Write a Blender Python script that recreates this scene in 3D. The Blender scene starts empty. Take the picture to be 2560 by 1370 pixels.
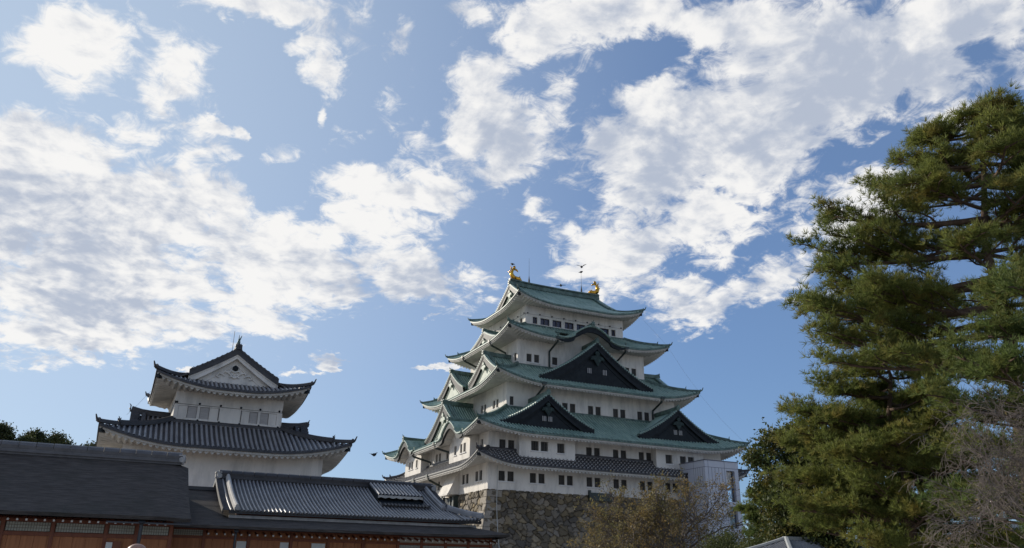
import bpy, math, random
import numpy as np
from mathutils import Vector, Matrix
R = math.radians
random.seed(7); np.random.seed(7)
SC = bpy.context.scene
COL = SC.collection

# ------------------------------------------------------------------ camera
cam = bpy.data.cameras.new('camera'); camo = bpy.data.objects.new('camera', cam); COL.objects.link(camo)
YAW, PITCH, ROLL = 2.6928026, 0.3648471, 0.0134057
fw = Vector((math.cos(YAW)*math.cos(PITCH), math.sin(YAW)*math.cos(PITCH), math.sin(PITCH)))
rt = Vector((math.sin(YAW), -math.cos(YAW), 0)); up = rt.cross(fw)
r2 = rt*math.cos(ROLL)+up*math.sin(ROLL); u2 = up*math.cos(ROLL)-rt*math.sin(ROLL)
camo.matrix_world = Matrix(((r2.x, u2.x, -fw.x, 106.8165), (r2.y, u2.y, -fw.y, -59.1302), (r2.z, u2.z, -fw.z, 1.45), (0, 0, 0, 1)))
cam.sensor_width = 36; cam.lens = 2000.09/2560*36; cam.clip_start = .1; cam.clip_end = 6000
SC.camera = camo
# ------------------------------------------------------------------ view, sun
SC.view_settings.view_transform = 'Standard'; SC.view_settings.look = 'None'
SC.view_settings.exposure = 0.13; SC.view_settings.gamma = 1
SC.cycles.max_bounces = 6; SC.cycles.transparent_max_bounces = 8
SUN_AZ, SUN_EL = 237, 21                      # compass bearing of the sun
SKY_STRENGTH, SUN_STRENGTH = .10, 4.3
sd = Vector((math.sin(R(SUN_AZ))*math.cos(R(SUN_EL)), math.cos(R(SUN_AZ))*math.cos(R(SUN_EL)), math.sin(R(SUN_EL))))
sl = bpy.data.lights.new('sun', 'SUN'); sl.energy = SUN_STRENGTH; sl.angle = R(.5); sl.color = (1, .92, .79)
so = bpy.data.objects.new('sun', sl); COL.objects.link(so); so.rotation_euler = sd.to_track_quat('Z', 'Y').to_euler()

# ------------------------------------------------------------------ sky and clouds (by direction in the sky)
BLOBS = [(-172.5,22,7.52,5.24,15,1),(-178.6,22.3,8.14,4.19,-3,1),(173.4,21.1,7.45,3.46,-4,1),(-177,17.5,8.16,3.6,10,1),(175.1,17.6,6.53,2.09,7,1),(-174.3,13.8,3.42,1.37,14,0.9),(166.1,23.6,6.12,3.06,-9,0.9),(161,21.4,3.69,2.55,-22,0.8),(157.3,20.4,2.57,1,-13,0.58),(169.3,25.2,3,1.64,-23,0.6),(164.5,26.3,5.3,1.81,0,0.9),(160.4,26.3,2.54,1.7,3,0.8),(-170.6,26,2,1.55,-12,0.8),(-179.2,26.1,2.97,1.24,-17,0.6),(172.8,27.5,1.86,1.06,30,0.53),(-172.9,31.7,2.95,2.61,20,1),(-178.8,32,2.19,2.19,46,0.9),(-178.4,29.9,1.46,1.22,-45,0.7),(-169.3,31.3,0.97,1.29,22,0.43),(178.5,31.6,0.62,1.5,14,0.38),(177.7,28.8,1.02,0.41,-7,0.7),(175.7,28.8,0.52,0.41,11,0.6),(175.4,37.3,3.98,0.75,9,0.9),(170.9,37.7,1.53,1.79,-19,0.6),(171.9,35.7,1.29,0.64,11,0.48),(169.7,33.7,1.19,1.98,24,0.75),(169.6,30.8,0.38,0.94,9,0.6),(157.5,33.1,3.18,4.42,22,1),(154.7,29.6,1.97,3.1,1,0.9),(163.3,30.8,3.03,1.66,-25,0.65),(164.1,36.8,1.19,1.73,-13,0.7),(162.6,34.4,0.95,2.17,15,0.55),(158.8,39,1.85,0.93,4,0.8),(152.1,37.7,2.41,2.41,-31,0.9),(151.4,39.3,3.17,1.32,-1,0.8),(155.4,27.9,1.42,1.13,1,0.6),(165,32.3,1.63,1.09,7,0.48),(147.7,35.5,1.62,2.44,-23,0.43),(150.8,32.3,1.66,3.05,-11,0.38),(143.6,27.6,5.27,5.55,-4,1),(142.7,31.4,3,4.09,-25,1),(137.8,30.4,5.86,5.33,-8,1),(131.3,33.4,8.27,4.76,3,1),(122.9,33,5.97,2.99,2,1),(133.3,29.5,5.96,3.37,10,1),(139,23.9,7.1,3.82,-16,0.9),(145.7,22.6,4.8,3.1,-13,0.9),(143.4,20.3,4.48,1.96,-13,0.8),(126.4,31.6,4.81,3.13,15,0.9),(144.9,38.5,4.99,1.84,-5,1),(135.4,36.7,8.88,2.03,-11,1),(118.2,33.1,2.8,1.94,-21,0.8),(120.2,31.3,2.68,1.56,6,0.7),(131.9,25.3,3.88,1.55,-9,0.55),(129.6,22.8,2.78,2.02,1,0.55),(123.1,28.1,3.04,0.94,10,0.6),(127,25.5,2.46,1.47,-12,0.58),(140.1,18.1,3.29,1.23,11,0.85),(137.3,19.9,2.43,1.62,25,0.7),(136.1,18.2,1.34,0.67,25,0.6),(132.8,20.5,2.09,1.83,23,0.55),(152.3,25.1,1.28,1.57,-20,0.75),(149.8,23.6,1.99,1.28,-31,0.7),(148.5,21.9,2.28,1.14,-11,0.6),(150,20.8,1.71,1.14,-1,0.58),(147.3,19.3,1.7,0.85,-2,0.58),(127.6,28.5,1.72,0.98,-3,0.58),(159.5,14,1.35,0.23,2,1.1),(170.1,13.1,0.96,0.32,9,0.8),(167.2,14.1,1.23,0.36,-6,0.7),(168.3,13.5,0.68,0.22,-1,0.6),(176.7,12.6,1.01,0.23,14,0.9),(160.2,17.4,0.79,0.23,13,0.7),(135.7,22.2,2.14,1.12,4,-0.55),(137.6,20.4,1.35,0.68,10,-0.3),(128.3,27.2,2.49,0.55,-7,-0.5),(125.2,30.1,1.43,0.72,15,-0.35),(143.7,35.5,1.34,1.34,-25,-0.6),(148.9,30.9,1.11,1.67,-2,-0.3),(136.2,25,2.41,0.27,-27,-0.3),(119.8,31.9,0.89,0.55,-19,-0.5),(172.9,25.6,1.87,1.2,-21,-0.5),(169.5,24.4,1.09,0.68,-13,-0.5),(166.6,22.4,0.83,0.83,6,-0.3),(132.4,21.8,1.04,0.52,-8,-0.2),(-177.5,15,7.91,1.44,13,0.9),(172.7,16.3,3.45,1.06,6,0.8),(-173.7,12.7,2.02,0.67,14,0.6),(159.4,18.6,1.71,0.85,2,0.43),(125.4,34.2,7.06,2.12,-1,0.9),(122,31.1,3.66,1.6,8,0.8),(128.8,30.8,5.44,1.98,12,0.8),(130,27.1,3.79,1.26,-1,0.6),(128.1,23.6,1.99,1.49,-10,0.58),(134.1,23.4,3.17,1.06,-7,0.6),(135.1,20.2,1.86,1.33,24,0.6),(142,18.5,1.66,0.97,7,0.7),(179,28.3,1.51,0.75,13,0.43),(167.6,37.4,1.56,2.09,-1,0.43),(167.5,28.8,1.09,1.64,7,0.43),(160.7,36.2,1.62,1.62,-15,0.48),(149.8,34.2,1.64,2.19,-12,0.5),(152.1,31,1.12,1.68,0,0.43),(117.5,30.2,1.08,1.29,-20,0.6),(118.8,26.7,2.65,1.32,-7,0.58),(175.9,16.2,6.72,1.29,7,0.95),(171.1,16.3,1.61,0.94,6,0.8),(-176.6,13.9,4.71,1.18,13,0.9),(167.1,18.7,3.32,1.25,15,0.8),(162.7,19.6,3.39,1.13,-6,0.7)]
SHADE_BLOBS = [(-174.7,19.7,4.68,2.11,4,0.62),(-174.5,14.8,4.6,1.38,15,0.4),(175.1,18.2,5.75,0.78,11,0.35),(171.2,17.4,4.31,0.75,9,0.35),(-178.2,21.7,3.93,0.98,2,0.15),(162.7,19.6,4.52,0.99,-6,0.25),(134.5,31.8,6.74,2.33,25,0.35),(141.1,27.7,3.02,1.64,25,0.25),(125.9,31.5,4.79,1.2,10,0.22),(156.1,31.8,1.67,2.51,22,0.12),(138.5,22.7,4.9,1.09,0,0.2),(128.2,34.6,3.87,1.21,5,0.25)]       # greyer undersides
def build_world():
    w = bpy.data.worlds.new('World'); SC.world = w; w.use_nodes = True
    w.cycles.sampling_method = 'MANUAL'; w.cycles.sample_map_resolution = 512
    nt = w.node_tree; N = nt.nodes; L = nt.links; N.clear()
    def nd(t, **k):
        n = N.new(t)
        for a, b in k.items(): setattr(n, a, b)
        return n
    def put(sock, v):
        if hasattr(v, 'links'): L.new(v, sock)
        else: sock.default_value = v
    def M(op, a, b=0.0, c=0.0, clamp=False):
        n = nd('ShaderNodeMath', operation=op, use_clamp=clamp)
        for s, v in zip(n.inputs, (a, b, c)): put(s, v)
        return n.outputs[0]
    def V(op, a, b=(0, 0, 0), out=0):
        n = nd('ShaderNodeVectorMath', operation=op); put(n.inputs[0], a); put(n.inputs[1], b)
        return n.outputs[out]
    def dot(a, b): return V('DOT_PRODUCT', a, b, 1)
    def noise(v, sc, det, rough, lac=2.0, dist=0.0):
        n = nd('ShaderNodeTexNoise'); n.noise_dimensions = '2D'
        put(n.inputs['Vector'], v)
        n.inputs['Scale'].default_value = sc; n.inputs['Detail'].default_value = det
        n.inputs['Roughness'].default_value = rough; n.inputs['Lacunarity'].default_value = lac
        n.inputs['Distortion'].default_value = dist
        return n
    def ramp(x, a, b, lo=0.0, hi=1.0, it='SMOOTHSTEP'):
        n = nd('ShaderNodeMapRange', interpolation_type=it); n.clamp = True
        for i, v in enumerate((x, a, b, lo, hi)): put(n.inputs[i], v)
        return n.outputs[0]
    def mixc(f, a, b):
        n = nd('ShaderNodeMix', data_type='RGBA'); put(n.inputs[0], f); put(n.inputs[6], a); put(n.inputs[7], b); return n.outputs[2]
    tc = nd('ShaderNodeTexCoord'); D = V('NORMALIZE', tc.outputs['Generated'])
    sep = nd('ShaderNodeSeparateXYZ'); L.new(D, sep.inputs[0])
    h = M('ADD', M('MAXIMUM', sep.outputs[2], 0.0), .22)
    comb = nd('ShaderNodeCombineXYZ')
    L.new(M('DIVIDE', sep.outputs[0], h), comb.inputs[0]); L.new(M('DIVIDE', sep.outputs[1], h), comb.inputs[1])
    P = comb.outputs[0]                                  # point on the cloud layer
    # masks, warped a little so that no blob keeps an even outline
    wn = noise(P, 9.0, 5, .62)
    Dw = V('ADD', D, V('SCALE', V('SUBTRACT', wn.outputs['Color'], (.5, .5, .5))))
    Dw.node.inputs[1].links[0].from_node.inputs['Scale'].default_value = .045
    acc = None; neg = None
    for (az, el, ra, rb, ph, wt) in BLOBS:
        az, el, ph = R(az), R(el), R(ph)
        c = Vector((math.cos(az)*math.cos(el), math.sin(az)*math.cos(el), math.sin(el)))
        e = Vector((math.sin(az), -math.cos(az), 0)); u = e.cross(c)
        e1 = (e*math.cos(ph)+u*math.sin(ph))/R(ra); e2 = (u*math.cos(ph)-e*math.sin(ph))/R(rb)
        x = dot(Dw, tuple(e1)); y = dot(Dw, tuple(e2))
        r2_ = M('MULTIPLY_ADD', x, x, M('MULTIPLY', y, y))
        f = M('MULTIPLY', M('POWER', 2.0, M('MULTIPLY', r2_, -1.0)), abs(wt))
        if wt > 0: acc = f if acc is None else M('SMOOTH_MAX', acc, f, .12)
        else: neg = f if neg is None else M('ADD', neg, f)
    acc = M('SUBTRACT', acc, neg)
    facing = ramp(dot(D, tuple(fw)), .25, .45)
    # elsewhere in the sky: the same kind of broken cloud
    other = ramp(noise(P, .9, 2, .5).outputs[0], .42, .62, 0.0, .9)
    acc = M('ADD', M('MULTIPLY', acc, facing), M('MULTIPLY', other, M('SUBTRACT', 1.0, facing)))
    mask = M('MINIMUM', acc, 1.25)
    sun2 = (sd.x*.05, sd.y*.05, 0.0)
    def cells(p, sc, sm):
        n = nd('ShaderNodeTexVoronoi', voronoi_dimensions='2D', feature='F1'); put(n.inputs['Vector'], p)
        n.inputs['Scale'].default_value = sc; n.inputs['Detail'].default_value = 1.0; n.inputs['Roughness'].default_value = .6; n.normalize = True
        return M('SUBTRACT', CELL_MEAN, n.outputs['Distance'])
    wv = noise(P, 14.0, 4, .6); Pw = V('ADD', P, V('SCALE', V('SUBTRACT', wv.outputs['Color'], (.5, .5, .5))))
    Pw.node.inputs[1].links[0].from_node.inputs['Scale'].default_value = .05
    def dens(p, fine=True):
        b = noise(p, 4.6, 10 if fine else 6, .58, 2.15, .3).outputs[0]
        return M('MULTIPLY', M('SUBTRACT', b, .5), 2.6)
    def puffs(p):                                        # rounded heads, large and small
        return M('ADD', M('MULTIPLY', cells(p, 9.0, .35), 1.0), M('MULTIPLY', cells(p, 21.0, .3), .55))
    s_ = noise(P, 22.0, 7, .66, 2.1, .6).outputs[0]
    lump = puffs(Pw); lump1 = puffs(V('ADD', Pw, (sd.x*.022, sd.y*.022, 0.0)))
    dl = dens(P, False); d1 = dens(V('ADD', P, sun2), False)
    d0 = M('ADD', M('ADD', dens(P), M('MULTIPLY', lump, .85)), M('MULTIPLY', M('SUBTRACT', s_, .5), 1.5))
    m2 = M('MULTIPLY', M('SUBTRACT', mask, .40), 1.75)
    m2 = M('SUBTRACT', m2, ramp(mask, .24, .02, 0.0, .7))
    den = M('ADD', m2, d0)
    alpha = ramp(den, -.16, .60)
    alpha = M('MULTIPLY', alpha, .97)
    lit = M('SUBTRACT', dl, d1)                          # thinner towards the sun = lit flank
    thick = ramp(den, .25, 1.5)
    soft = noise(P, 2.6, 5, .52).outputs[0]
    mott = noise(P, 11.0, 6, .58, 2.0, .4).outputs[0]
    shade = M('SUBTRACT', .92, M('MULTIPLY', thick, .34))
    shade = M('ADD', shade, M('MULTIPLY', lit, .9)); shade = M('ADD', shade, M('MULTIPLY', M('SUBTRACT', lump, lump1), 1.1)); shade = M('ADD', shade, M('MULTIPLY', lump, .25))
    shade = M('ADD', shade, M('MULTIPLY', M('SUBTRACT', soft, .5), 2.0))
    shade = M('ADD', shade, M('MULTIPLY', M('SUBTRACT', mott, .5), 1.0))
    for (az, el, ra, rb, ph, wt) in SHADE_BLOBS:
        az, el, ph = R(az), R(el), R(ph)
        c = Vector((math.cos(az)*math.cos(el), math.sin(az)*math.cos(el), math.sin(el)))
        e = Vector((math.sin(az), -math.cos(az), 0)); u = e.cross(c)
        x = dot(Dw, tuple((e*math.cos(ph)+u*math.sin(ph))/R(ra))); y = dot(Dw, tuple((u*math.cos(ph)-e*math.sin(ph))/R(rb)))
        shade = M('SUBTRACT', shade, M('MULTIPLY', M('POWER', 2.0, M('MULTIPLY', M('MULTIPLY_ADD', x, x, M('MULTIPLY', y, y)), -1.0)), wt*1.0))
    sunglow = ramp(dot(D, tuple(sd)), .45, 1.0, 0.0, .22)
    shade = M('ADD', shade, sunglow)
    shade = ramp(shade, .12, 1.20)
    ccol = mixc(shade, CLOUD_DARK, CLOUD_LIGHT)
    sky = nd('ShaderNodeTexSky', sky_type='NISHITA'); sky.sun_disc = False
    sky.sun_elevation = R(SUN_EL); sky.sun_rotation = R(SUN_AZ)
    sky.air_density = 1.0; sky.dust_density = .25; sky.ozone_density = 2.2; sky.altitude = 10
    hs = mixc(0.0, sky.outputs[0], (0, 0, 0, 1))
    tint = nd('ShaderNodeMix', data_type='RGBA', blend_type='MULTIPLY'); tint.inputs[0].default_value = 1
    L.new(hs, tint.inputs[6]); tint.inputs[7].default_value = SKY_TINT
    veil = mixc(.42, tint.outputs[2], (2.15, 3.30, 5.6, 1)); veil = mixc(ramp(dot(D, tuple(sd)), (.34), 1.08, 0.0, .72), veil, (5.6, 6.6, 7.6, 1))     # thin haze high in the air
    fin = mixc(alpha, veil, ccol)
    bg = nd('ShaderNodeBackground'); bg.inputs[1].default_value = SKY_STRENGTH
    out = nd('ShaderNodeOutputWorld'); L.new(fin, bg.inputs[0]); L.new(bg.outputs[0], out.inputs[0])
CELL_MEAN = .30
CLOUD_DARK = (4.3, 4.8, 5.8, 1); CLOUD_LIGHT = (8.6, 8.5, 8.35, 1); SKY_TINT = (.70, .86, 1.08, 1)
build_world()

# ------------------------------------------------------------------ materials
MATS = {}
def mat(name, c1, c2=None, rough=.7, scale=(1, 1, 1), nscale=1.0, det=5, nrough=.6, lo=.35, hi=.65, bump=0, bscale=None,
        metallic=0, c3=None, s3=(1, 1, 1), n3=1.0, lo3=.55, hi3=.7, island=0, trans=0, spec=.5, attr=None):
    m = bpy.data.materials.new(name); m.use_nodes = True; nt = m.node_tree; N = nt.nodes; L = nt.links
    b = N['Principled BSDF']; b.inputs['Roughness'].default_value = rough; b.inputs['Metallic'].default_value = metallic
    b.inputs['Specular IOR Level'].default_value = spec
    tc = N.new('ShaderNodeTexCoord')
    def noi(sc, ns, d=det):
        mp = N.new('ShaderNodeMapping'); mp.inputs['Scale'].default_value = sc; L.new(tc.outputs['Object'], mp.inputs[0])
        n = N.new('ShaderNodeTexNoise'); n.inputs['Scale'].default_value = ns; n.inputs['Detail'].default_value = d
        n.inputs['Roughness'].default_value = nrough; L.new(mp.outputs[0], n.inputs['Vector']); return n
    def rng(x, a, bb):
        n = N.new('ShaderNodeMapRange'); L.new(x, n.inputs[0]); n.inputs[1].default_value = a; n.inputs[2].default_value = bb; return n.outputs[0]
    def mx(f, a, c):
        n = N.new('ShaderNodeMix'); n.data_type = 'RGBA'
        for s, v in ((n.inputs[0], f), (n.inputs[6], a), (n.inputs[7], c)):
            if hasattr(v, 'links'): L.new(v, s)
            else: s.default_value = v if isinstance(v, float) else (*v[:3], 1)
        return n.outputs[2]
    col = c1
    if c2: 
        n1 = noi(scale, nscale); col = mx(rng(n1.outputs[0], lo, hi), c1, c2)
    if island:
        g = N.new('ShaderNodeNewGeometry'); hsv = N.new('ShaderNodeHueSaturation')
        if hasattr(col, 'links'): L.new(col, hsv.inputs['Color'])
        else: hsv.inputs['Color'].default_value = (*col, 1)
        mr = N.new('ShaderNodeMapRange'); L.new(g.outputs['Random Per Island'], mr.inputs[0])
        mr.inputs[3].default_value = 1-island; mr.inputs[4].default_value = 1+island
        L.new(mr.outputs[0], hsv.inputs['Value']); col = hsv.outputs[0]
    if attr:
        a = N.new('ShaderNodeAttribute'); a.attribute_name = attr; col = a.outputs['Color']
        if c2:
            n = N.new('ShaderNodeMix'); n.data_type = 'RGBA'; n.blend_type = 'MULTIPLY'; n.inputs[0].default_value = 1
            L.new(col, n.inputs[6]); L.new(mx(rng(n1.outputs[0], lo, hi), c1, c2), n.inputs[7]); col = n.outputs[2]
    if c3:
        n3_ = noi(s3, n3); col = mx(rng(n3_.outputs[0], lo3, hi3), col, c3)
    if hasattr(col, 'links'): L.new(col, b.inputs['Base Color'])
    else: b.inputs['Base Color'].default_value = (*col, 1)
    if bump:
        nb = noi(scale, bscale or nscale*4); bp = N.new('ShaderNodeBump'); bp.inputs['Strength'].default_value = bump; bp.inputs['Distance'].default_value = .03
        L.new(nb.outputs[0], bp.inputs['Height']); L.new(bp.outputs[0], b.inputs['Normal'])
    if trans:
        t = N.new('ShaderNodeBsdfTranslucent'); ms = N.new('ShaderNodeMixShader'); ms.inputs[0].default_value = trans
        if hasattr(col, 'links'): L.new(col, t.inputs[0])
        else: t.inputs[0].default_value = (*col, 1)
        L.new(b.outputs[0], ms.inputs[1]); L.new(t.outputs[0], ms.inputs[2]); L.new(ms.outputs[0], N['Material Output'].inputs[0])
    MATS[name] = m; return m
PL = mat('white_plaster', (.75, .705, .645), (.60, .57, .525), .85, (1, 1, .35), .5, lo=.3, hi=.72, c3=(.32, .31, .29), s3=(1.1, 1.1, .28), n3=.75, lo3=.48, hi3=.86, nrough=.68)
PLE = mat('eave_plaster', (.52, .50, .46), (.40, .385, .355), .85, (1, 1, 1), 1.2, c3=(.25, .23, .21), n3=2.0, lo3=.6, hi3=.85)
CU = mat('verdigris_copper', (.205, .305, .25), (.33, .435, .365), .5, (1, 1, 1), .35, c3=(.06, .11, .10), s3=(.5, 2.0, .3), n3=1.1, lo3=.50, hi3=.80, nrough=.7)
CUL = mat('skylit_copper_tile_end', (.27, .36, .31), (.17, .26, .22), .5, nscale=2.5, c3=(.06, .09, .085), n3=3.0, lo3=.5, hi3=.75)  # sky light caught by the tile ends is put into this colour
CUV = mat('copper_valley_shade', (.065, .11, .088), (.12, .185, .15), .6, nscale=.8)  # shade between the round copper tiles, painted as a darker tone
CUD = mat('dark_copper', (.05, .085, .07), (.15, .23, .19), .5, (1, 1, 1), 1.5, lo=.42, hi=.75)
CUP = mat('pale_copper_relief', (.38, .42, .35), (.26, .31, .26), .6, (1, 1, 1), 1.2, c3=(.06, .07, .06), n3=2.2, lo3=.55, hi3=.68)
BLK = mat('black_copper_cladding', (.008, .011, .014), (.016, .021, .025), .5, (1, 1, 1), 1.5, spec=.15)
BLKG = mat('tarnished_ornament', (.014, .026, .024), (.05, .085, .075), .5, nscale=2.5, lo=.5, hi=.8, spec=.2)
PIPE = mat('bronze_downpipe', (.012, .02, .018), (.03, .045, .04), .5, nscale=2)
GLS = mat('dark_window', (.010, .012, .016), rough=.25)
NAVY = mat('navy_glazing', (.012, .016, .05), rough=.15)
LAT = mat('lattice_bar', (.085, .08, .075), rough=.7)
LATW = mat('pale_lattice_bar', (.35, .34, .33), rough=.7)
TILE = mat('grey_roof_tile', (.19, .185, .19), (.27, .265, .27), .30, nscale=1.6, bump=.1)
TILEM = mat('ridge_tile', (.085, .08, .082), (.125, .118, .12), .5, nscale=2.5)
TILED = mat('dark_tile_and_valley_shade', (.026, .024, .026), (.05, .046, .048), .5, nscale=1.6)  # dark tile; on valley faces it paints the shade between round tiles
JOINT = mat('tile_joint_plaster', (.42, .40, .38), (.28, .27, .255), .8, nscale=3)
SHG = mat('bark_shingle', (.056, .048, .043), (.106, .092, .082), .85, (9, 1.0, 9), 1.6, det=8, lo=.38, hi=.66, bump=.8, bscale=3, c3=(.045, .044, .036), s3=(.4, .4, .4), n3=1.0, lo3=.5, hi3=.8, spec=.12)
WOOD = mat('red_brown_timber', (.38, .13, .042), (.50, .19, .068), .6, (8, 8, .6), 1.4)
WOODD = mat('dark_timber_post', (.20, .058, .024), (.27, .08, .032), .6, (8, 8, .6), 1.4)
PAPER = mat('paper_screen', (.58, .57, .48), (.50, .49, .41), .9, nscale=2)
WHITE = mat('white_paint', (.78, .76, .70), rough=.7)
IRON = mat('grey_steel', (.045, .045, .048), rough=.5)
CLAD = mat('grey_metal_panel', (.48, .49, .53), (.43, .44, .49), .45, nscale=.4)
SEAM = mat('panel_seam', (.10, .10, .13), rough=.7)
GOLD = mat('gold_leaf', (.75, .42, .06), (.6, .30, .04), .28, nscale=3, metallic=1, bump=.3, bscale=9)
BRZ = mat('green_bronze', (.09, .15, .13), (.05, .08, .07), .55, nscale=5)
STONE = mat('dry_stone', (.8, .8, .8), (1.1, 1.1, 1.1), .85, nscale=3.0, attr='stone_color', bump=.4, bscale=8)
GRAV = mat('gravel', (.30, .28, .25), (.40, .37, .33), .9, nscale=8)
SKIN = mat('skin', (.36, .20, .14), (.30, .165, .115), .5, nscale=6)
SHIRT = mat('shirt_cloth', (.05, .06, .09), rough=.9)
TROUS = mat('trouser_cloth', (.04, .04, .045), rough=.9)
BIRD = mat('black_feathers', (.012, .012, .014), rough=.6)
STEEL = mat('dark_steel_rod', (.05, .05, .055), rough=.5)
WIRE = mat('thin_cable', (.32, .34, .38), rough=.6)
CABLE = mat('pale_cable', (.4, .4, .38), rough=.6)
BARK = mat('pine_bark', (.07, .045, .032), (.13, .085, .06), .9, (3, 3, .6), 3, bump=.6)
BARK2 = mat('cherry_bark', (.075, .06, .05), (.14, .115, .098), .85, (2, 2, 2), 3)
TWIG = mat('bare_twig', (.085, .068, .058), (.16, .132, .115), .85, nscale=2)

# ------------------------------------------------------------------ mesh building
class MB:
    def __init__(s): s.v = []; s.f = []; s.mi = []
    def face(s, idx, m=0): s.f.append(idx); s.mi.append(m)
    def grid(s, rows, m=0, close=False):
        b = len(s.v); n = len(rows[0])
        for r in rows: s.v += [tuple(p) for p in r]
        for i in range(len(rows)-1):
            for j in range(n-1 if not close else n):
                k = (j+1) % n
                s.face((b+i*n+j, b+i*n+k, b+(i+1)*n+k, b+(i+1)*n+j), m(i) if callable(m) else m)
        return b
    def quad(s, a, b, c, d, m=0):
        k = len(s.v); s.v += [tuple(a), tuple(b), tuple(c), tuple(d)]; s.face((k, k+1, k+2, k+3), m)
    def box(s, F, s0, s1, o0, o1, z0, z1, m=0):
        P = [F(a, b, c) for c in (z0, z1) for (a, b) in ((s0, o0), (s1, o0), (s1, o1), (s0, o1))]
        k = len(s.v); s.v += [tuple(p) for p in P]
        for q in ((3, 2, 1, 0), (4, 5, 6, 7), (0, 1, 5, 4), (1, 2, 6, 5), (2, 3, 7, 6), (3, 0, 4, 7)): s.face(tuple(k+i for i in q), m)
    def sweep(s, pts, w, h, m=0, taper=1.0, base=0.0):
        pts = [Vector(p) for p in pts]; rows = []
        for i, p in enumerate(pts):
            t = (pts[min(i+1, len(pts)-1)]-pts[max(i-1, 0)]).normalized()
            sd_ = t.cross(Vector((0, 0, 1)))
            if sd_.length < 1e-4: sd_ = Vector((1, 0, 0))
            sd_.normalize(); u = sd_.cross(t).normalized()
            q = 1+(taper-1)*i/max(1, len(pts)-1); a = w/2*q; hh = h*q
            rows.append([p+sd_*a+u*base, p+sd_*a+u*hh*.75, p+sd_*a*.55+u*hh, p-sd_*a*.55+u*hh, p-sd_*a+u*hh*.75, p-sd_*a+u*base])
        b = s.grid(rows, m, True); n = 6; e = b+(len(rows)-1)*n
        s.face(tuple(b+i for i in range(n)), m); s.face(tuple(e+n-1-i for i in range(n)), m)
    def tube(s, pts, rad, n=6, m=0, cap=True):
        pts = [Vector(p) for p in pts]; rows = []
        if not hasattr(rad, '__len__'): rad = [rad]*len(pts)
        ref = None
        for i, p in enumerate(pts):
            t = (pts[min(i+1, len(pts)-1)]-pts[max(i-1, 0)]).normalized()
            if ref is None: ref = t.orthogonal().normalized()
            ref = (ref-t*ref.dot(t)); ref = ref.normalized() if ref.length > 1e-5 else t.orthogonal().normalized()
            q = t.cross(ref)
            rows.append([p+(ref*math.cos(2*math.pi*k/n)+q*math.sin(2*math.pi*k/n))*rad[i] for k in range(n)])
        b = s.grid(rows, m, True)
        if cap:
            e = b+(len(rows)-1)*n; s.face(tuple(b+n-1-i for i in range(n)), m); s.face(tuple(e+i for i in range(n)), m)
    def prism(s, F, poly, o0, o1, m=0):
        k = len(s.v); n = len(poly)
        s.v += [tuple(F(a, o1, z)) for a, z in poly]+[tuple(F(a, o0, z)) for a, z in poly]
        s.face(tuple(range(k, k+n)), m); s.face(tuple(range(k+2*n-1, k+n-1, -1)), m)
        for i in range(n): s.face((k+i, k+n+i, k+n+(i+1) % n, k+(i+1) % n), m)
    def lathe(s, c, prof, n=10, m=0):
        rows = [[(c[0]+r*math.cos(2*math.pi*k/n), c[1]+r*math.sin(2*math.pi*k/n), c[2]+z) for k in range(n)] for r, z in prof]
        s.grid(rows, m, True)
    def build(s, name, mats, parent=None, smooth=False, attr=None):
        off = OFF.get(parent.name, Vector()) if parent else Vector()
        me = bpy.data.meshes.new(name)
        v = np.array(s.v, dtype=np.float64).reshape(-1, 3)-np.array(off)
        me.from_pydata(v.tolist(), [], s.f)
        if not isinstance(mats, (list, tuple)): mats = [mats]
        for m in mats: me.materials.append(m)
        if len(mats) > 1: me.polygons.foreach_set('material_index', s.mi)
        if smooth: me.polygons.foreach_set('use_smooth', [True]*len(me.polygons))
        if attr is not None:
            a = me.color_attributes.new(attr[0], 'FLOAT_COLOR', 'POINT'); a.data.foreach_set('color', np.array(attr[1], dtype=np.float32).ravel())
        me.update()
        o = bpy.data.objects.new(name, me); COL.objects.link(o)
        if parent: o.parent = parent
        OFF[o.name] = off
        return o
OFF = {}
def thing(name, label, cat, loc=(0, 0, 0), group=None):
    o = bpy.data.objects.new(name, None); COL.objects.link(o); o.location = loc; o.empty_display_size = .3
    OFF[o.name] = Vector(loc); o['label'] = label; o['category'] = cat
    if group: o['group'] = group
    return o
def tag(o, label, cat, group=None):
    o['label'] = label; o['category'] = cat
    if group: o['group'] = group
    return o
def frame(cx, cy, side):
    ox, oy = {'E': (1, 0), 'N': (0, 1), 'W': (-1, 0), 'S': (0, -1)}[side]
    ax, ay = {'E': (0, 1), 'N': (-1, 0), 'W': (0, -1), 'S': (1, 0)}[side]
    return lambda s, o, z: Vector((cx+ax*s+ox*o, cy+ay*s+oy*o, z))
def prof(t, k=.25): return t*(1+k)-k*t*t

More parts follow.
